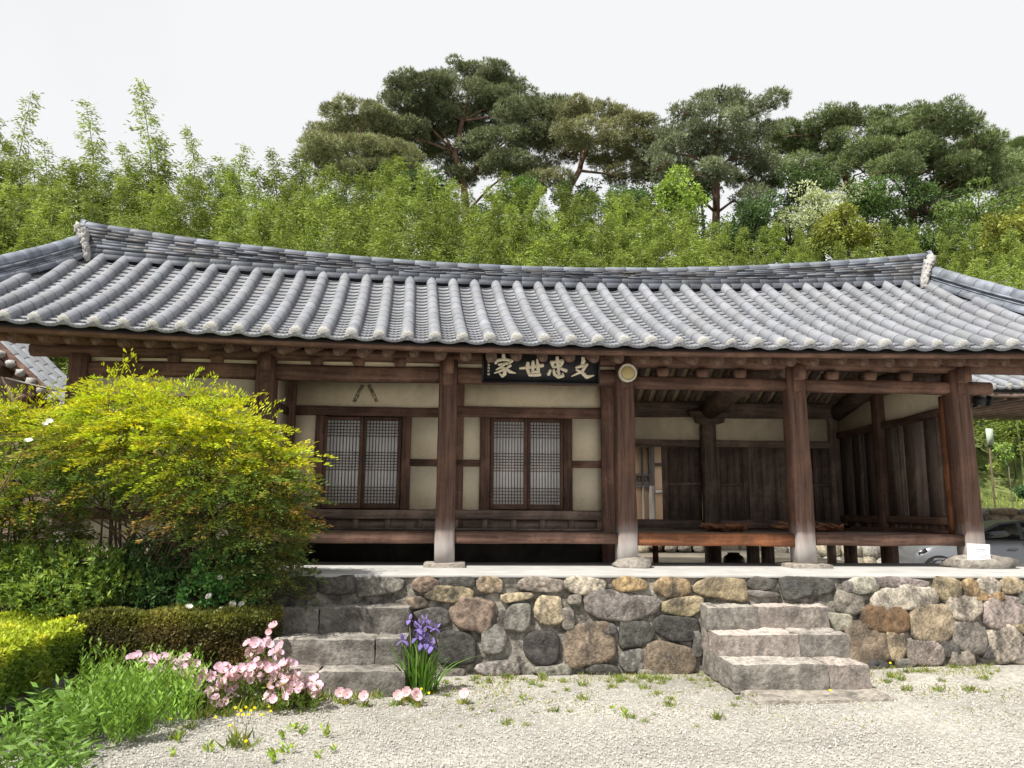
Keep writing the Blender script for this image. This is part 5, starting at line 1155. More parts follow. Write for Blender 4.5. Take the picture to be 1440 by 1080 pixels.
# ------------------------------------------------------------------ garden bed at the left
def bed_h(x, y):
    h = .2
    h += (.82)*min(1, max(0, (y-8.05)/1.0))
    return h+.03*noise.noise((x*1.5, y*1.5, 4))
sx = np.linspace(-16, -3.62, 42); sy = np.linspace(4.2, 14.5, 44); q = MB()
q.add([(x, y, bed_h(x, y)) for y in sy for x in sx], [(j*42+i, j*42+i+1, (j+1)*42+i+1, (j+1)*42+i) for j in range(43) for i in range(41)])
sx2 = np.linspace(-3.62, -1.84, 14); sy2 = np.linspace(7.93, 8.56, 8); q.add([(x, y, bed_h(x, y)-.12*(y < 7.95)) for y in sy2 for x in sx2], [(j*14+i, j*14+i+1, (j+1)*14+i+1, (j+1)*14+i) for j in range(7) for i in range(13)])
sx3 = np.linspace(-3.62, -2.6, 8); sy3 = np.linspace(8.56, 14.5, 12); q.add([(x, y, bed_h(x, y)) for y in sy3 for x in sx3], [(j*8+i, j*8+i+1, (j+1)*8+i+1, (j+1)*8+i) for j in range(11) for i in range(7)])
M['soil'] = mat('soil', (.13, .10, .07), .98, var=.4, scale=(3, 3, 3), bump=1, bscale=(18, 18, 18), dist=.04)
tag(obj('soil', q, M['soil'], origin=(-8, 9, 0)), kind='structure')
y = 4.3; i = 0
while y < 7.9:
    w = random.uniform(.32, .5); q = MB(); rough_block(q, -3.74, -3.5, y, y+w-.02, -.04, .17+random.uniform(-.02, .04), 60+i, amp=.03, r=.04, col=np.array(STN[random.choice('gdb')])*.9)
    tag(obj('edging_stone', q, M['stone'], smooth=True), 'grey rough edging stone along the foot of the bright clipped hedge', 'stone', 'edging stones of the garden bed'); y += w; i += 1
x = -3.5; 
while x < -1.9:
    w = random.uniform(.3, .45); w = min(w, -1.82-x); q = MB(); rough_block(q, x, x+w-.02, 7.86, 7.98, -.04, .12+random.uniform(-.02, .03), 80+i, amp=.03, r=.03, col=np.array(STN['d']))
    tag(obj('edging_stone', q, M['stone'], smooth=True), 'dark rough edging stone along the foot of the dark clipped hedge', 'stone', 'edging stones of the garden bed'); x += w; i += 1

def hedge(label, x0, x1, y0, y1, z0, z1, n, ctop, cside, seed, gap=0.0):
    rng = np.random.default_rng(seed); r = empty('hedge', ((x0+x1)/2, (y0+y1)/2, z0), label, 'hedge')
    ar = dict(top=(x1-x0)*(y1-y0), fr=(x1-x0)*(z1-z0), ri=(y1-y0)*(z1-z0)); tot = sum(ar.values())+ar['ri']; Cs = []; Ns = []; tp = []
    for k, a in list(ar.items())+[('le', ar['ri'])]:
        m = int(n*a/tot); U = rng.random((m, 2)); dep = rng.exponential(.022, m)-.025
        if k == 'top': P = np.stack([x0+(x1-x0)*U[:, 0], y0+(y1-y0)*U[:, 1], z1-dep], 1); N_ = V(0, 0, 1)
        elif k == 'fr': P = np.stack([x0+(x1-x0)*U[:, 0], y0+dep, z0+(z1-z0)*U[:, 1]], 1); N_ = V(0, -1, .2)
        elif k == 'ri': P = np.stack([x1-dep, y0+(y1-y0)*U[:, 0], z0+(z1-z0)*U[:, 1]], 1); N_ = V(1, 0, .2)
        else: P = np.stack([x0+dep, y0+(y1-y0)*U[:, 0], z0+(z1-z0)*U[:, 1]], 1); N_ = V(-1, 0, .2)
        bump = np.array([noise.noise((p[0]*2.2, p[1]*2.2, p[2]*2.2+seed)) for p in P])*.09+np.array([noise.noise((p[0]*8, p[1]*8, p[2]*8)) for p in P])*.025
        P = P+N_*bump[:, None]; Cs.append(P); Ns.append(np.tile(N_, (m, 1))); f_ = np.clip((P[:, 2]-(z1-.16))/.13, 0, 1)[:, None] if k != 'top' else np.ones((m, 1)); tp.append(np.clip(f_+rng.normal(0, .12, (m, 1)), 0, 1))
    C = np.concatenate(Cs); N_ = np.concatenate(Ns); f = np.concatenate(tp); m = len(C)
    pat = np.array([noise.noise((p[0]*3.1, p[1]*3.1+seed, p[2]*3.1)) for p in C])[:, None]
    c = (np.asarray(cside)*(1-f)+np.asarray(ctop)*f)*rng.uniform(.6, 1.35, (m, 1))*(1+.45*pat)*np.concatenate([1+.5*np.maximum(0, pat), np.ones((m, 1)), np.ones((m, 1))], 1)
    fl = MB(); L = rng.uniform(.026, .052, m); fl.quads(leaf_quads(C, N_*.8+rng.normal(0, .7, (m, 3))+V(0, 0, .3), L, L*.55), c); obj('foliage', fl, M['leaf'], r)
    q = MB(); d = .07; ns = 10
    box(q, x0+d, x1-d, y0+d, y1-d, z0-.05, z1-d, (.35, .32, .25)); obj('inner_twigs', q, M['stem'], r); return r
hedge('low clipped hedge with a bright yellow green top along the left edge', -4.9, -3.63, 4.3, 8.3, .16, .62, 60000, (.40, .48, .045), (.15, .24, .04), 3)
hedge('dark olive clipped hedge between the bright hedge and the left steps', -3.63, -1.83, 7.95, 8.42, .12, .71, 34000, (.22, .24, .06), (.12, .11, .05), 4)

# ---- nandina bushes with feathery fronds
def fronds(mb_, pos, dirs, col, rng, nleaf=48, ln=(.26, .46), leaf=(.034, .06)):
    n = len(pos); P_all = []; C_all = []
    for i in range(n):
        d = dirs[i]/np.linalg.norm(dirs[i]); d[2] = d[2]*.6; d /= np.linalg.norm(d); side = np.cross(d, V(0, 0, 1)); side /= max(1e-6, np.linalg.norm(side)); up = np.cross(side, d)
        L = rng.uniform(*ln); m = nleaf; t = rng.uniform(.08, 1, m); sgn = rng.choice([-1, 1], m); sp = (1-t*.8)*L*.40*rng.random(m)**.8
        base = pos[i]+d*(t*L)[:, None]+side*(sgn*sp)[:, None]+up*(-.35*L*t**2-.25*sp+rng.normal(0, .012, m))[:, None]
        dd = d*1.0+side*(sgn*.6)[:, None]+up*rng.normal(-.05, .2, m)[:, None]
        P_all.append(leaf_quads(base, dd, rng.uniform(*leaf, m), rng.uniform(.010, .017, m))); C_all.append(col[i]*rng.uniform(.75, 1.25, (m, 1)))
    mb_.quads(np.concatenate(P_all), np.concatenate(C_all))
YB = 8.25
def nandina(label, lobes, base_pts, seed, n_per=150, flowers=()):
    rng = np.random.default_rng(seed); random.seed(seed)
    b0 = base_pts[0]; r = empty('nandina_bush', (b0[0], b0[1], bed_h(b0[0], b0[1])), label, 'bush', 'feathery bushes beside the house')
    q = MB(); fl = MB(); s = YB/FPX
    for (u, v, ru, rv, dy, pal, dens) in lobes:
        if u > 330: u -= (u-330)*.22; ru *= .9
        c = atY(u, v, YB+dy); X, Z, Yr = ru*s, rv*s, max(.28, ru*s*.7)
        b = random.choice(base_pts); zb = bed_h(b[0], b[1])-.03
        for k in range(3):
            e = c+V(random.uniform(-.5, .5)*X, random.uniform(-.3, .3)*Yr, random.uniform(-.2, .4)*Z); o_ = V(b[0]+random.uniform(-.15, .15), b[1]+random.uniform(-.1, .1), zb)
            tube(q, [o_, o_*.6+e*.4+V(0, 0, .25), e], [.013, .010, .005], 5, jit=.1)
        m = int(n_per*dens*(ru*rv)/(75*60)); d = unit(rng.normal(size=(m, 3))); d[:, 1] -= .25; d[:, 2] += .12; rr = rng.uniform(.2, 1, (m, 1))**.45
        pos = c+d*rr*np.array([X, Yr, Z]); dr = d*np.array([1, .8, .45])+np.array([0, -.1, .1])+rng.normal(0, .3, (m, 3))
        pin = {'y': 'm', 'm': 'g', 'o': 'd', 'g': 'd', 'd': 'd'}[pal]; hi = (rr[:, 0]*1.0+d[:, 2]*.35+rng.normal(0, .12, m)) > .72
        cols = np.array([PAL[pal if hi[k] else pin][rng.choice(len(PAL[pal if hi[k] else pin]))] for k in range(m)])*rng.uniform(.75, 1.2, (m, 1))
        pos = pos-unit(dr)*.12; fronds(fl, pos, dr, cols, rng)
    obj('stems', q, M['stem'], r); obj('foliage', fl, M['leaf'], r); return r
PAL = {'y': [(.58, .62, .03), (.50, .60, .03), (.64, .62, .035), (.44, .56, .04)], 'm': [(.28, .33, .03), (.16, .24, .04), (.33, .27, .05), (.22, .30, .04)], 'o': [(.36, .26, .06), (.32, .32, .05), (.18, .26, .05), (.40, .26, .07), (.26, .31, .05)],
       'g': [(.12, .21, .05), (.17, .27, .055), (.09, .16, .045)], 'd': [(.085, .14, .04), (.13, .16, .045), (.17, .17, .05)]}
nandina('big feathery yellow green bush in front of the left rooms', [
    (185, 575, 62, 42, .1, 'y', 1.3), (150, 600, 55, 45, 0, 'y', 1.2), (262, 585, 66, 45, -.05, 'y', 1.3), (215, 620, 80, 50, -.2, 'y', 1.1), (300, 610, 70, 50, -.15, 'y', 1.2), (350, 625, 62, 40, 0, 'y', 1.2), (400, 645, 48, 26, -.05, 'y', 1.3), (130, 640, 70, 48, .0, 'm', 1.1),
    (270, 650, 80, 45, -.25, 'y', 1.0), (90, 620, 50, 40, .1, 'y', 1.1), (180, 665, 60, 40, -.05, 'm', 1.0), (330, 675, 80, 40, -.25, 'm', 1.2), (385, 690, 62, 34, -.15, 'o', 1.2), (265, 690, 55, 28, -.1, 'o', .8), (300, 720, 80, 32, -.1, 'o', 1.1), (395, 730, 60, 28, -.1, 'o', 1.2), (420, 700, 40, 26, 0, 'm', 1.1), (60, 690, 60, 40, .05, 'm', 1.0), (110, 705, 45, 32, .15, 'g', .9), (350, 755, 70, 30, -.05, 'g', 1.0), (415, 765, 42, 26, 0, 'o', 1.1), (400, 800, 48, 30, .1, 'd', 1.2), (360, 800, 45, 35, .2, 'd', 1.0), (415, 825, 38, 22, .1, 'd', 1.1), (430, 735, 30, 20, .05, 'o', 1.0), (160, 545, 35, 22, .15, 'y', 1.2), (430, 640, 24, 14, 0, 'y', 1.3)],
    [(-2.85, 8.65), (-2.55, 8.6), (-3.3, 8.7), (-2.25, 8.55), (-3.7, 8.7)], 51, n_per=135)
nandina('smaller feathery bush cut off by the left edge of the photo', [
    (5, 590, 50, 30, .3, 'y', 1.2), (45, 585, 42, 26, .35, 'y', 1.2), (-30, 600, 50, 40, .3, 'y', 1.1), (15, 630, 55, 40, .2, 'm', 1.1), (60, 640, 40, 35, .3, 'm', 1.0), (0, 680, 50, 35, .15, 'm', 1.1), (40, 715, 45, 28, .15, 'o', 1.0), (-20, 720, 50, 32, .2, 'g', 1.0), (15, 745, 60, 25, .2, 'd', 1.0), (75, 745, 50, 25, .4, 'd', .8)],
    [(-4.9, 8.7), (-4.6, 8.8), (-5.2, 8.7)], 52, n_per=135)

def leafy_shrub(name, label, lobes, cols, seed, leaf=(.045, .075), n_per=420, Y=8.5, group=None, ratio=.36):
    rng = np.random.default_rng(seed); s = Y/FPX; c0 = atY(lobes[0][0], lobes[0][1], Y); zb = bed_h(c0[0], Y); r = empty(name, (c0[0], Y, zb), label, 'shrub', group); fl = MB(); q = MB()
    for (u, v, ru, rv, dy) in lobes:
        c = atY(u, v, Y+dy); X, Z, Yr = ru*s, rv*s, max(.2, ru*s*.7)
        for k in range(3): e = c+V(random.uniform(-.5, .5)*X, 0, random.uniform(-.2, .5)*Z); tube(q, [V(c0[0]+random.uniform(-.2, .2), Y+random.uniform(-.1, .1), zb-.03), (c0+e)/2-V(0, 0, .1), e], [.012, .01, .004], 5)
        m = int(n_per*(ru*rv)/(45*35)); d = unit(rng.normal(size=(m, 3))); d[:, 1] -= .2; d[:, 2] += .15; tips = c+d*rng.uniform(.5, 1.02, (m, 1))**.6*np.array([X, Yr, Z])
        w = 5; P = np.repeat(tips, w, 0)+rng.normal(0, .008, (m*w, 3)); D = np.repeat(d*.5, w, 0)+rng.normal(0, .65, (m*w, 3))+V(0, 0, .3)
        cc = np.repeat(np.array([cols[rng.choice(len(cols))] for _ in range(m)])*rng.uniform(.7, 1.25, (m, 1)), w, 0); L = rng.uniform(*leaf, m*w)
        fl.quads(leaf_quads(P, D, L, L*ratio, fold=.04), cc)
    obj('stems', q, M['stem'], r); obj('foliage', fl, M['leaf'], r); return r, lobes, s
leafy_shrub('azalea_shrub', 'dense glossy green shrub behind the bright hedge at the lower left', [(60, 800, 60, 36, 0), (120, 805, 55, 34, -.1), (20, 815, 50, 36, -.1), (165, 825, 40, 28, -.05), (90, 835, 70, 28, -.2), (-20, 810, 50, 40, 0)], [(.25, .36, .07), (.15, .25, .06), (.30, .39, .08), (.12, .2, .05)], 61, group='shrubs behind the hedges')
leafy_shrub('dark_shrub', 'dark leafy shrub between the azalea and the rose behind the dark hedge', [(210, 800, 40, 40, .1), (235, 830, 40, 28, 0), (190, 835, 40, 24, 0), (260, 780, 30, 25, .2)], [(.07, .14, .05), (.09, .17, .055)], 62, group='shrubs behind the hedges')
rose, lb_, s_ = leafy_shrub('rose_bush', 'blue green rose bush with a few small white blooms behind the dark hedge', [(315, 800, 42, 32, -.1), (345, 820, 40, 30, -.1), (290, 835, 36, 22, -.1), (330, 780, 30, 22, 0)], [(.13, .30, .09), (.17, .36, .1), (.09, .22, .07)], 63, leaf=(.035, .06), group='shrubs behind the hedges', ratio=.5)
def flower_mb(cup, r, col, centre, npet=5, n=5):
    q = MB(); 
    for k in range(npet):
        a0 = 2*pi*k/npet; vs = []; w = pi/npet*1.18
        for i in range(4):
            t = i/3; rr = r*(.1+.9*t); hw = w*(.55+.45*sin(pi*min(1, t*.62+.15)))*(1 if t < .95 else .72)
            for j in (-1, 0, 1):
                a = a0+hw*j; vs.append((rr*cos(a), rr*sin(a), cup*r*t**1.6+.05*r*abs(j)*t+.04*r*sin(k*3+t*4)))
        q.add(vs, [(i*3+j, i*3+3+j, i*3+4+j, i*3+1+j) for i in range(3) for j in range(2)], col)
    lump(q, (0, 0, cup*r*.15), r*.16, r*.16, r*.2, 1, nu=6, nv=4, col=centre); return q
def add_flowers(root, name, mbq, m, places, seed, face=V(.0, -.75, .65), spread=.5, label=None):
    """places: world points; each bloom a part of its own"""
    rng = random.Random(seed); me = None
    for p in places:
        if me is None: o = obj(name, mbq, m, root, local=True); me = o.data
        else: o = bpy.data.objects.new(name, me); COL.objects.link(o); o.parent = root
        WORLD[o] = np.zeros(3); d = Vector(face)+Vector((rng.uniform(-spread, spread), rng.uniform(-spread, spread), rng.uniform(-spread, spread)*.6))
        o.rotation_euler = d.to_track_quat('Z', 'Y').to_euler(); o.location = tuple(np.asarray(p)-WORLD[root]); s = rng.uniform(.8, 1.2); o.scale = (s, s, s)
add_flowers(rose, 'bloom', flower_mb(.4, .033, (.8, .8, .78), (.7, .6, .2)), M['petal'], [atY(u, v, 8.1) for u, v in ((294, 839), (327, 850), (340, 850), (309, 813), (266, 854), (312, 858), (332, 858))], 3)
wr = empty('white_rose', (-4.55, 8.0, bed_h(-4.55, 8.0)), 'slender rose stem with two white blooms among the left bushes', 'rose'); q = MB(); tube(q, [V(-4.55, 8.0, .15), V(-4.6, 7.85, 1.6), atY(40, 622, 7.75)], [.01, .008, .005], 5); tube(q, [V(-4.6, 7.85, 1.6), atY(68, 594, 7.8)], [.007, .004], 5); obj('stem', q, M['stem'], wr)
add_flowers(wr, 'bloom', flower_mb(.5, .034, (.8, .8, .82), (.7, .65, .4)), M['petal'], [atY(40, 621, 7.7), atY(69, 593, 7.75), atY(63, 597, 7.75)], 5)

# ---- green perennials, primroses, iris, weeds
def plant_proto(kind, seed):
    rng = np.random.default_rng(seed); fl = MB(); Cs = []; Ds = []; Ls = []; Ws = []; cl = []
    if kind == 'lance':
        for k in range(22):
            a = rng.uniform(0, 2*pi); lean = rng.uniform(.05, .45); H = rng.uniform(.22, .46); b = np.array([rng.normal(0, .07), rng.normal(0, .07), 0]); ax = np.array([cos(a)*lean, sin(a)*lean, 1]); m = 17
            t = np.linspace(.12, 1, m); P = b+ax*(t*H)[:, None]; an = rng.uniform(0, 2*pi, m); D = np.stack([np.cos(an)*.75, np.sin(an)*.75, np.full(m, .8)], 1)
            Cs.append(np.concatenate([b[None], P])); Ds.append(np.concatenate([ax[None], D])); Ls.append(np.concatenate([[H*1.05], rng.uniform(.05, .10, m)*(1.15-.5*t)])); Ws.append(np.concatenate([[.006], np.full(m, .016)])); cl.append(np.array([.21, .36, .06])*rng.uniform(.65, 1.3)*rng.uniform(.8, 1.15, (m+1, 1)))
    elif kind == 'broad':
        for k in range(16):
            a = rng.uniform(0, 2*pi); lean = rng.uniform(.15, .7); H = rng.uniform(.12, .3); b = np.array([rng.normal(0, .06), rng.normal(0, .06), 0]); ax = np.array([cos(a)*lean, sin(a)*lean, 1]); m = 9
            t = np.linspace(.1, 1, m); P = b+ax*(t*H)[:, None]; an = rng.uniform(0, 2*pi, m); D = np.stack([np.cos(an), np.sin(an), rng.uniform(.1, .8, m)], 1)
            Cs.append(np.concatenate([b[None], P])); Ds.append(np.concatenate([ax[None], D])); Ls.append(np.concatenate([[H*1.2], rng.uniform(.05, .12, m)])); Ws.append(np.concatenate([[.006], rng.uniform(.016, .03, m)])); cl.append(np.array([.16, .28, .055])*rng.uniform(.6, 1.25)*np.ones((m+1, 1)))
    elif kind == 'tuft':
        m = 46; a = rng.uniform(0, 2*pi, m); Cs.append(np.stack([rng.normal(0, .03, m), rng.normal(0, .03, m), np.zeros(m)], 1)); Ds.append(np.stack([np.cos(a)*.7, np.sin(a)*.7, rng.uniform(.4, 1.6, m)], 1)); Ls.append(rng.uniform(.04, .11, m)); Ws.append(np.full(m, .010)); cl.append(vary((.24, .29, .07), m, .4, .2))
    elif kind == 'sprig':
        m = 14; a = rng.uniform(0, 2*pi, m); Cs.append(np.stack([rng.normal(0, .01, m), rng.normal(0, .01, m), rng.uniform(0, .05, m)], 1)); Ds.append(np.stack([np.cos(a), np.sin(a), rng.uniform(.5, 1.5, m)], 1)); Ls.append(rng.uniform(.035, .07, m)); Ws.append(np.full(m, .017)); cl.append(vary((.28, .40, .05), m, .25))
    n = sum(len(c) for c in Cs); fl.quads(leaf_quads(np.concatenate(Cs), np.concatenate(Ds), np.concatenate(Ls), np.concatenate(Ws), fold=.03), np.concatenate(cl)); return fl
def scatter(name, kind, label, cat, group, pts, seed, nvar=3, smin=.8, smax=1.25):
    rng = random.Random(seed); ms = [plant_proto(kind, seed+i).mesh(name) for i in range(nvar)]
    for me in ms: me.materials.append(M['leaf'])
    for p in pts:
        o = bpy.data.objects.new(name, rng.choice(ms)); COL.objects.link(o); o.location = tuple(p); o.rotation_euler = (0, 0, rng.uniform(0, 6.28)); s = rng.uniform(smin, smax); o.scale = (s, s, s*rng.uniform(.9, 1.15)); WORLD[o] = np.asarray(p); tag(o, label, cat, group)
def gp(u, v): p = atZ(u, v, 0.0); return V(p[0], p[1], ground_h(p[0], p[1])-.005)
rr_ = random.Random(4)
pts = [gp(u+rr_.uniform(-8, 8), v+rr_.uniform(-5, 5)) for u, v in ((130, 1045), (165, 1050), (200, 1045), (235, 1020), (120, 1025), (155, 1030), (195, 1025), (225, 1005), (250, 1000), (145, 1005), (185, 1000), (215, 985), (240, 980), (265, 985), (135, 985), (165, 975), (200, 965), (110, 1050), (205, 1010), (255, 965), (180, 1020), (150, 960))]
scatter('leafy_perennial', 'lance', 'fresh green upright leafy perennial in the patch below the hedges', 'plant', 'green perennials in the corner bed', pts, 71)
pts = [gp(u, v) for u, v in ((20, 1060), (55, 1075), (90, 1065), (30, 1030), (70, 1040), (95, 1095), (15, 1100), (60, 1110), (100, 1030), (45, 1010), (80, 1010))]
scatter('broad_leaf_plant', 'broad', 'dark broad leaved plant in the shaded lower left corner', 'plant', 'dark leafy plants in the corner', pts, 75, smin=.9, smax=1.25)
scatter('leafy_perennial', 'lance', 'tall single leafy stem standing before the dark hedge', 'plant', None, [gp(192, 962)], 79, nvar=1, smin=1.5, smax=1.55)
# primrose clump
pr = empty('primrose_clump', (-1.75, 7.3, 0), 'mass of pale pink evening primroses at the foot of the left steps', 'flowers')
rng = np.random.default_rng(81); rr_ = random.Random(9)
fp = []
for (u, v, a, b, n) in ((372, 922, 24, 20, 24), (352, 950, 46, 14, 28), (300, 966, 42, 22, 34), (415, 970, 36, 9, 22), (385, 945, 34, 14, 18), (425, 962, 24, 10, 12), (310, 990, 12, 8, 6), (240, 935, 36, 12, 14), (200, 930, 18, 8, 4), (360, 906, 12, 7, 6), (275, 960, 24, 14, 12), (395, 985, 20, 6, 6)):
    for k in range(int(n*1.7)):
        Yd = 7.35+(945-v)*.004+rr_.uniform(-.2, .2); fp.append(atY(u+a*rr_.uniform(-1, 1), v+b*rr_.uniform(-1, 1), Yd))
fp = sorted([p for p in fp if p[2] > .04], key=lambda p: p[1])
PK = (.74, .53, .68)
add_flowers(pr, 'bloom', flower_mb(.6, .038, PK, (.6, .58, .2), npet=4), M['petal'], fp[:100], 11, face=V(0, -.7, .7), spread=.9)
fmb = flower_mb(.6, .038, PK, (.6, .58, .2), npet=4); V0 = np.concatenate(fmb.v); C0 = np.concatenate(fmb.c); q = MB()
for p in fp[100:]:
    R = np.array(Vector((rr_.uniform(-.8, .8), -.7+rr_.uniform(-.5, .5), .7)).to_track_quat('Z', 'Y').to_matrix()); q.add((V0*rr_.uniform(.8, 1.2))@R.T+p, fmb.f, C0)
tag(obj('bloom_mass', q, M['petal'], pr), kind='stuff')
fl = MB(); Cs = []; Ds = []
for p in fp:
    m = 12; t = rng.uniform(0, 1, m); b = np.array([p[0]+rng.normal(0, .03), p[1]+.02, 0]); Cs.append(b+(p-b)*t[:, None]*.92+rng.normal(0, .02, (m, 3))*np.array([1, 1, 0])); Ds.append(rng.normal(0, .6, (m, 3))+V(0, 0, .7))
C = np.concatenate(Cs); C[:, 2] = np.maximum(C[:, 2], 0); L = rng.uniform(.05, .09, len(C)); fl.quads(leaf_quads(C, np.concatenate(Ds), L, .015), vary((.17, .25, .05), len(C), .35)); obj('foliage', fl, M['leaf'], pr)
lone = [(93, 961), (478, 977), (488, 979), (559, 981), (572, 976), (585, 978), (558, 962), (586, 982), (653, 978), (512, 982)]
fm = flower_mb(.55, .048, (.80, .55, .64), (.6, .55, .12), npet=4).mesh('bloom'); fm.materials.append(M['petal'])
for k, (u, v) in enumerate(lone):
    g0 = gp(u, v+12); e = empty('pink_primrose', g0, 'single low pink primrose scattered at the edge of the gravel', 'flower', 'lone primroses along the steps'); q = MB(); tube(q, [g0, g0+V(0, -.01, .09)], .003, 4); obj('stalk', q, M['culm'], e)
    o = bpy.data.objects.new('bloom', fm); COL.objects.link(o); o.parent = e; o.location = (0, -.012, .095); o.rotation_euler = Vector((random.uniform(-.3, .3), -.8, .5)).to_track_quat('Z', 'Y').to_euler(); WORLD[o] = g0
    f2 = plant_proto('tuft', 300+k); obj('foliage', f2, M['leaf'], e, local=True)
hl = empty('pink_primrose', V(-1.95, 7.9, .1), 'two pale primroses leaning against the end of the dark hedge', 'flower', 'lone primroses along the steps'); q = MB(); tube(q, [V(-1.95, 7.9, .05), atY(382, 886, 7.86)], .003, 4); obj('stalk', q, M['culm'], hl)
add_flowers(hl, 'bloom', flower_mb(.55, .042, (.72, .47, .56), (.6, .55, .12), npet=4), M['petal'], [atY(385, 881, 7.84), atY(379, 889, 7.84)], 13)
# iris
ip = gp(592, 975); ir = empty('iris_clump', ip, 'iris clump with violet blooms and strap leaves beside the left steps', 'flowers'); rng = np.random.default_rng(91)
q = MB()
for k in range(110):
    a = rng.uniform(0, 2*pi); rb = rng.uniform(0, .15)**1; b = ip+V(cos(a)*rb, sin(a)*rb*.7, 0); H = rng.uniform(.25, .55); out = rng.uniform(.02, .30)*(1 if rng.random() < .75 else 1.6); w = rng.uniform(.007, .012); aa = rng.uniform(0, pi); vs = []; n = 6
    for i in range(n+1):
        t = i/n; p = b+V(cos(a)*out*t**2, sin(a)*out*t**2, H*t-.25*out*t**3); ww = w*(1-t**3)+.001; vs += [p+V(cos(aa)*ww, sin(aa)*ww, 0), p-V(cos(aa)*ww, sin(aa)*ww, 0)]
    q.add(vs, [(2*i, 2*i+1, 2*i+3, 2*i+2) for i in range(n)], np.array([.13, .27, .04])*rng.uniform(.6, 1.35))
obj('leaves', q, M['leaf'], ir)
irf = [(576, 872), (590, 878), (598, 872), (596, 890), (586, 897), (592, 905), (600, 903), (607, 908), (567, 901), (613, 884), (588, 884), (602, 880)]
q = MB()
for (u, v) in irf: p = atY(u, v+3, ip[1]-.03); tube(q, [ip+V((p[0]-ip[0])*.6, 0, 0), p], [.006, .004], 5)
obj('stalks', q, M['culm'], ir)
f = MB()
def petal(mb_, a, L, w, lift, droop, col):
    vs = []; n = 4
    for i in range(n+1):
        t = i/n; r = L*t*(1-.2*t*max(0, lift)); z = lift*L*t-droop*L*t**2; ww = w*sin(pi*min(.97, t*.8+.13)); 
        for j in (-1, 0, 1): vs.append((r*cos(a)-ww*j*sin(a), r*sin(a)+ww*j*cos(a), z-.15*ww*abs(j)))
    mb_.add(vs, [(i*3+j, i*3+3+j, i*3+4+j, i*3+1+j) for i in range(n) for j in range(2)], col)
for k in range(3):
    petal(f, 2*pi*k/3, .062, .024, .35, .95, (.22, .17, .47)); petal(f, 2*pi*k/3+pi/3, .05, .016, 1.3, .1, (.28, .22, .52)); petal(f, 2*pi*k/3, .02, .008, .4, .6, (.6, .5, .1))
add_flowers(ir, 'bloom', f, M['petal'], [atY(u, v, ip[1]-.04) for u, v in irf], 17, face=V(0, -.25, 1), spread=.3)
# little yellow flowers
yf = flower_mb(.2, .013, (.75, .6, .02), (.6, .45, .02), npet=6).mesh('bloom'); yf.materials.append(M['petal'])
for (u, v) in [(330, 1000), (338, 1004), (345, 999), (352, 1004), (341, 1010), (334, 1010), (349, 1010), (357, 1000), (302, 1014), (322, 1026), (367, 1010), (380, 1005), (345, 1049), (239, 1017), (544, 970), (549, 970), (590, 947), (587, 940), (594, 966), (592, 972), (603, 978), (378, 998), (155, 1038), (1253, 940), (1168, 976)]:
    g0 = gp(u, v+8); e = empty('yellow_flower', g0, 'tiny yellow daisy on a thin stalk at the edge of the gravel', 'flower', 'tiny yellow flowers'); q = MB(); tube(q, [g0, g0+V(0, 0, .075)], .002, 4); obj('stalk', q, M['culm'], e)
    o = bpy.data.objects.new('bloom', yf); COL.objects.link(o); o.parent = e; o.location = (0, 0, .077); o.rotation_euler = Vector((random.uniform(-.4, .4), -.7, .8)).to_track_quat('Z', 'Y').to_euler(); WORLD[o] = g0
# weeds
rr_ = random.Random(21); pts = []
for k in range(70): pts.append(gp(rr_.uniform(430, 1000), 953+rr_.expovariate(1/10)))
for k in range(44): pts.append(gp(rr_.uniform(1240, 1440), 938+rr_.expovariate(1/12)))
for k in range(24): pts.append(gp(rr_.uniform(600, 1060), rr_.uniform(965, 1025)))
for u, v in ((863, 952), (915, 960), (925, 962), (940, 956), (1060, 965), (1075, 970), (1255, 945), (1265, 955), (1250, 965), (1325, 965), (1275, 975), (1060, 985)): pts.append(gp(u, v))
scatter('weed_tuft', 'tuft', 'small grass tuft sprouting from the gravel in front of the terrace', 'weed', 'weeds in the gravel', pts, 22, nvar=6, smin=.3, smax=.95)
scatter('weed_sprig', 'sprig', 'tiny bright green seedling in the gravel below the primroses', 'weed', 'seedlings in the gravel', [gp(u, v) for u, v in ((410, 1028), (425, 1034), (398, 1042), (458, 1038), (447, 1068), (250, 1045), (292, 1060), (240, 1065), (405, 1062), (470, 1060), (385, 1075), (735, 985), (860, 1000), (880, 1010))], 24, smin=.8, smax=1.3)
scatter('tall_weed', 'tuft', 'taller yellow green weed standing alone below the primroses', 'weed', None, [gp(333, 1052)], 27, nvar=1, smin=1.9, smax=1.95)
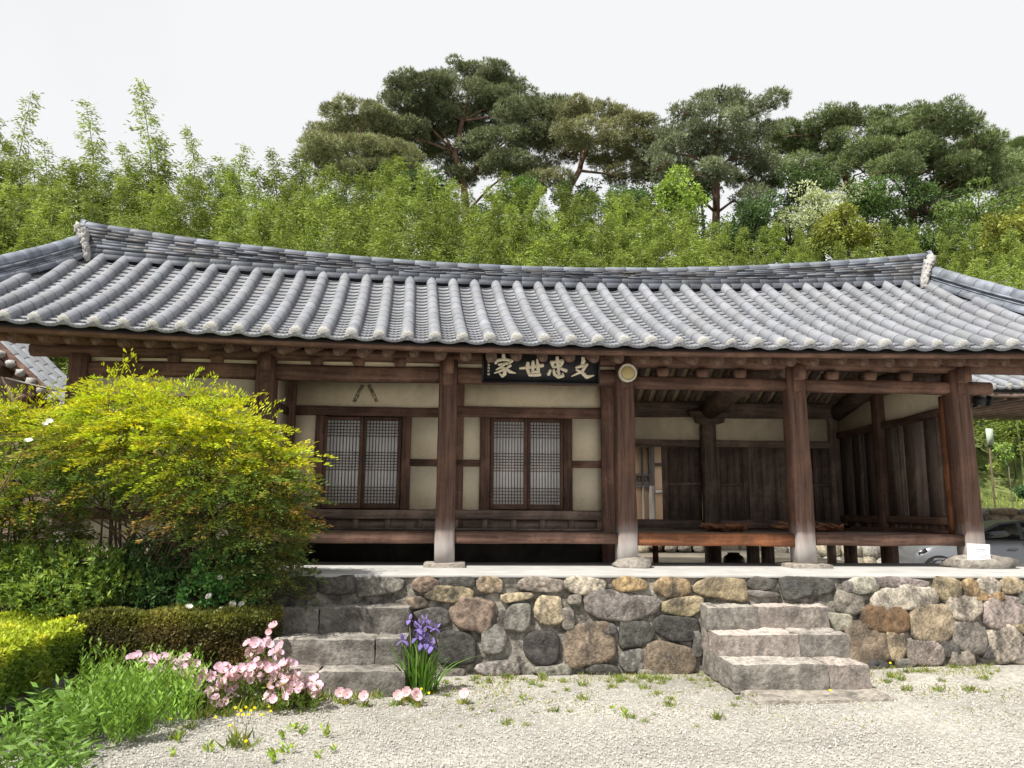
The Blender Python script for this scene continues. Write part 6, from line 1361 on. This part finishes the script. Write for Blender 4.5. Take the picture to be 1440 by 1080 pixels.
scatter('base_weed', 'tuft', 'leafy weed at the edge of the bed under the primroses', 'weed', 'weeds along the bed edge', [gp(u, v) for u, v in ((285, 1010), (300, 1005), (318, 1008), (265, 1025), (340, 1000), (360, 1000), (385, 998), (405, 996), (430, 992), (455, 985), (245, 1040), (275, 1012), (500, 984), (530, 982), (610, 975), (575, 985))], 28, smin=.9, smax=1.5)
# thin moss-like grass near the wall: nobody could count it
rng = np.random.default_rng(33); n = 11000; uu = rng.uniform(420, 1440, n); vv = 944+rng.exponential(20, n)
P = np.array([gp(a, b) for a, b in zip(uu, vv)]); keep = np.array([noise.noise((p[0]*1.6, p[1]*2.2, 7)) > -.05+.0*p[0] for p in P]) & (vv < 1040); P = P[keep]; m = len(P)
fl = MB(); fl.quads(leaf_quads(P, rng.normal(0, .7, (m, 3))+V(0, 0, .8), rng.uniform(.02, .055, m), .011), vary((.30, .31, .12), m, .3, .15))
tag(obj('thin_grass', fl, M['leaf'], origin=(1, 7.5, 0)), 'thin yellowish grass growing through the gravel near the terrace wall', 'grass', kind='stuff')
# loose gravel
rng = np.random.default_rng(35); n = 36000; gx = rng.uniform(-3.3, 6.5, n); gy = 4.9+3.2*rng.beta(1.0, 1.5, n); s = rng.uniform(.004, .0095, n)*(1+.5*(rng.random(n) < .06))
P = np.stack([gx, gy, [ground_h(a, b)+.008 for a, b in zip(gx, gy)]], 1)
R1 = unit(rng.normal(size=(n, 3))); R2 = unit(np.cross(R1, rng.normal(size=(n, 3)))); R3 = np.cross(R1, R2)
ax = [R1*s[:, None]*1.25, R2*s[:, None], R3*s[:, None]*.7]; oct_ = []
T = []
for a in (1, -1):
    for b in (1, -1):
        for c in (1, -1):
            t = [P+ax[0]*a, P+ax[1]*b, P+ax[2]*c]; T.append(np.stack(t if a*b*c > 0 else t[::-1], 1))
g1 = vary((.45, .435, .405), n, .2, .04); fl = MB(); 
for t in T: fl.quads(t, g1)
M['pebble'] = mat('pebble', (1, 1, 1), .9, var=.1, scale=(20, 20, 20), attr=True)
tag(obj('gravel_stones', fl, M['pebble'], origin=(1, 6, 0)), 'loose pale grey gravel covering the yard', 'gravel', kind='stuff')
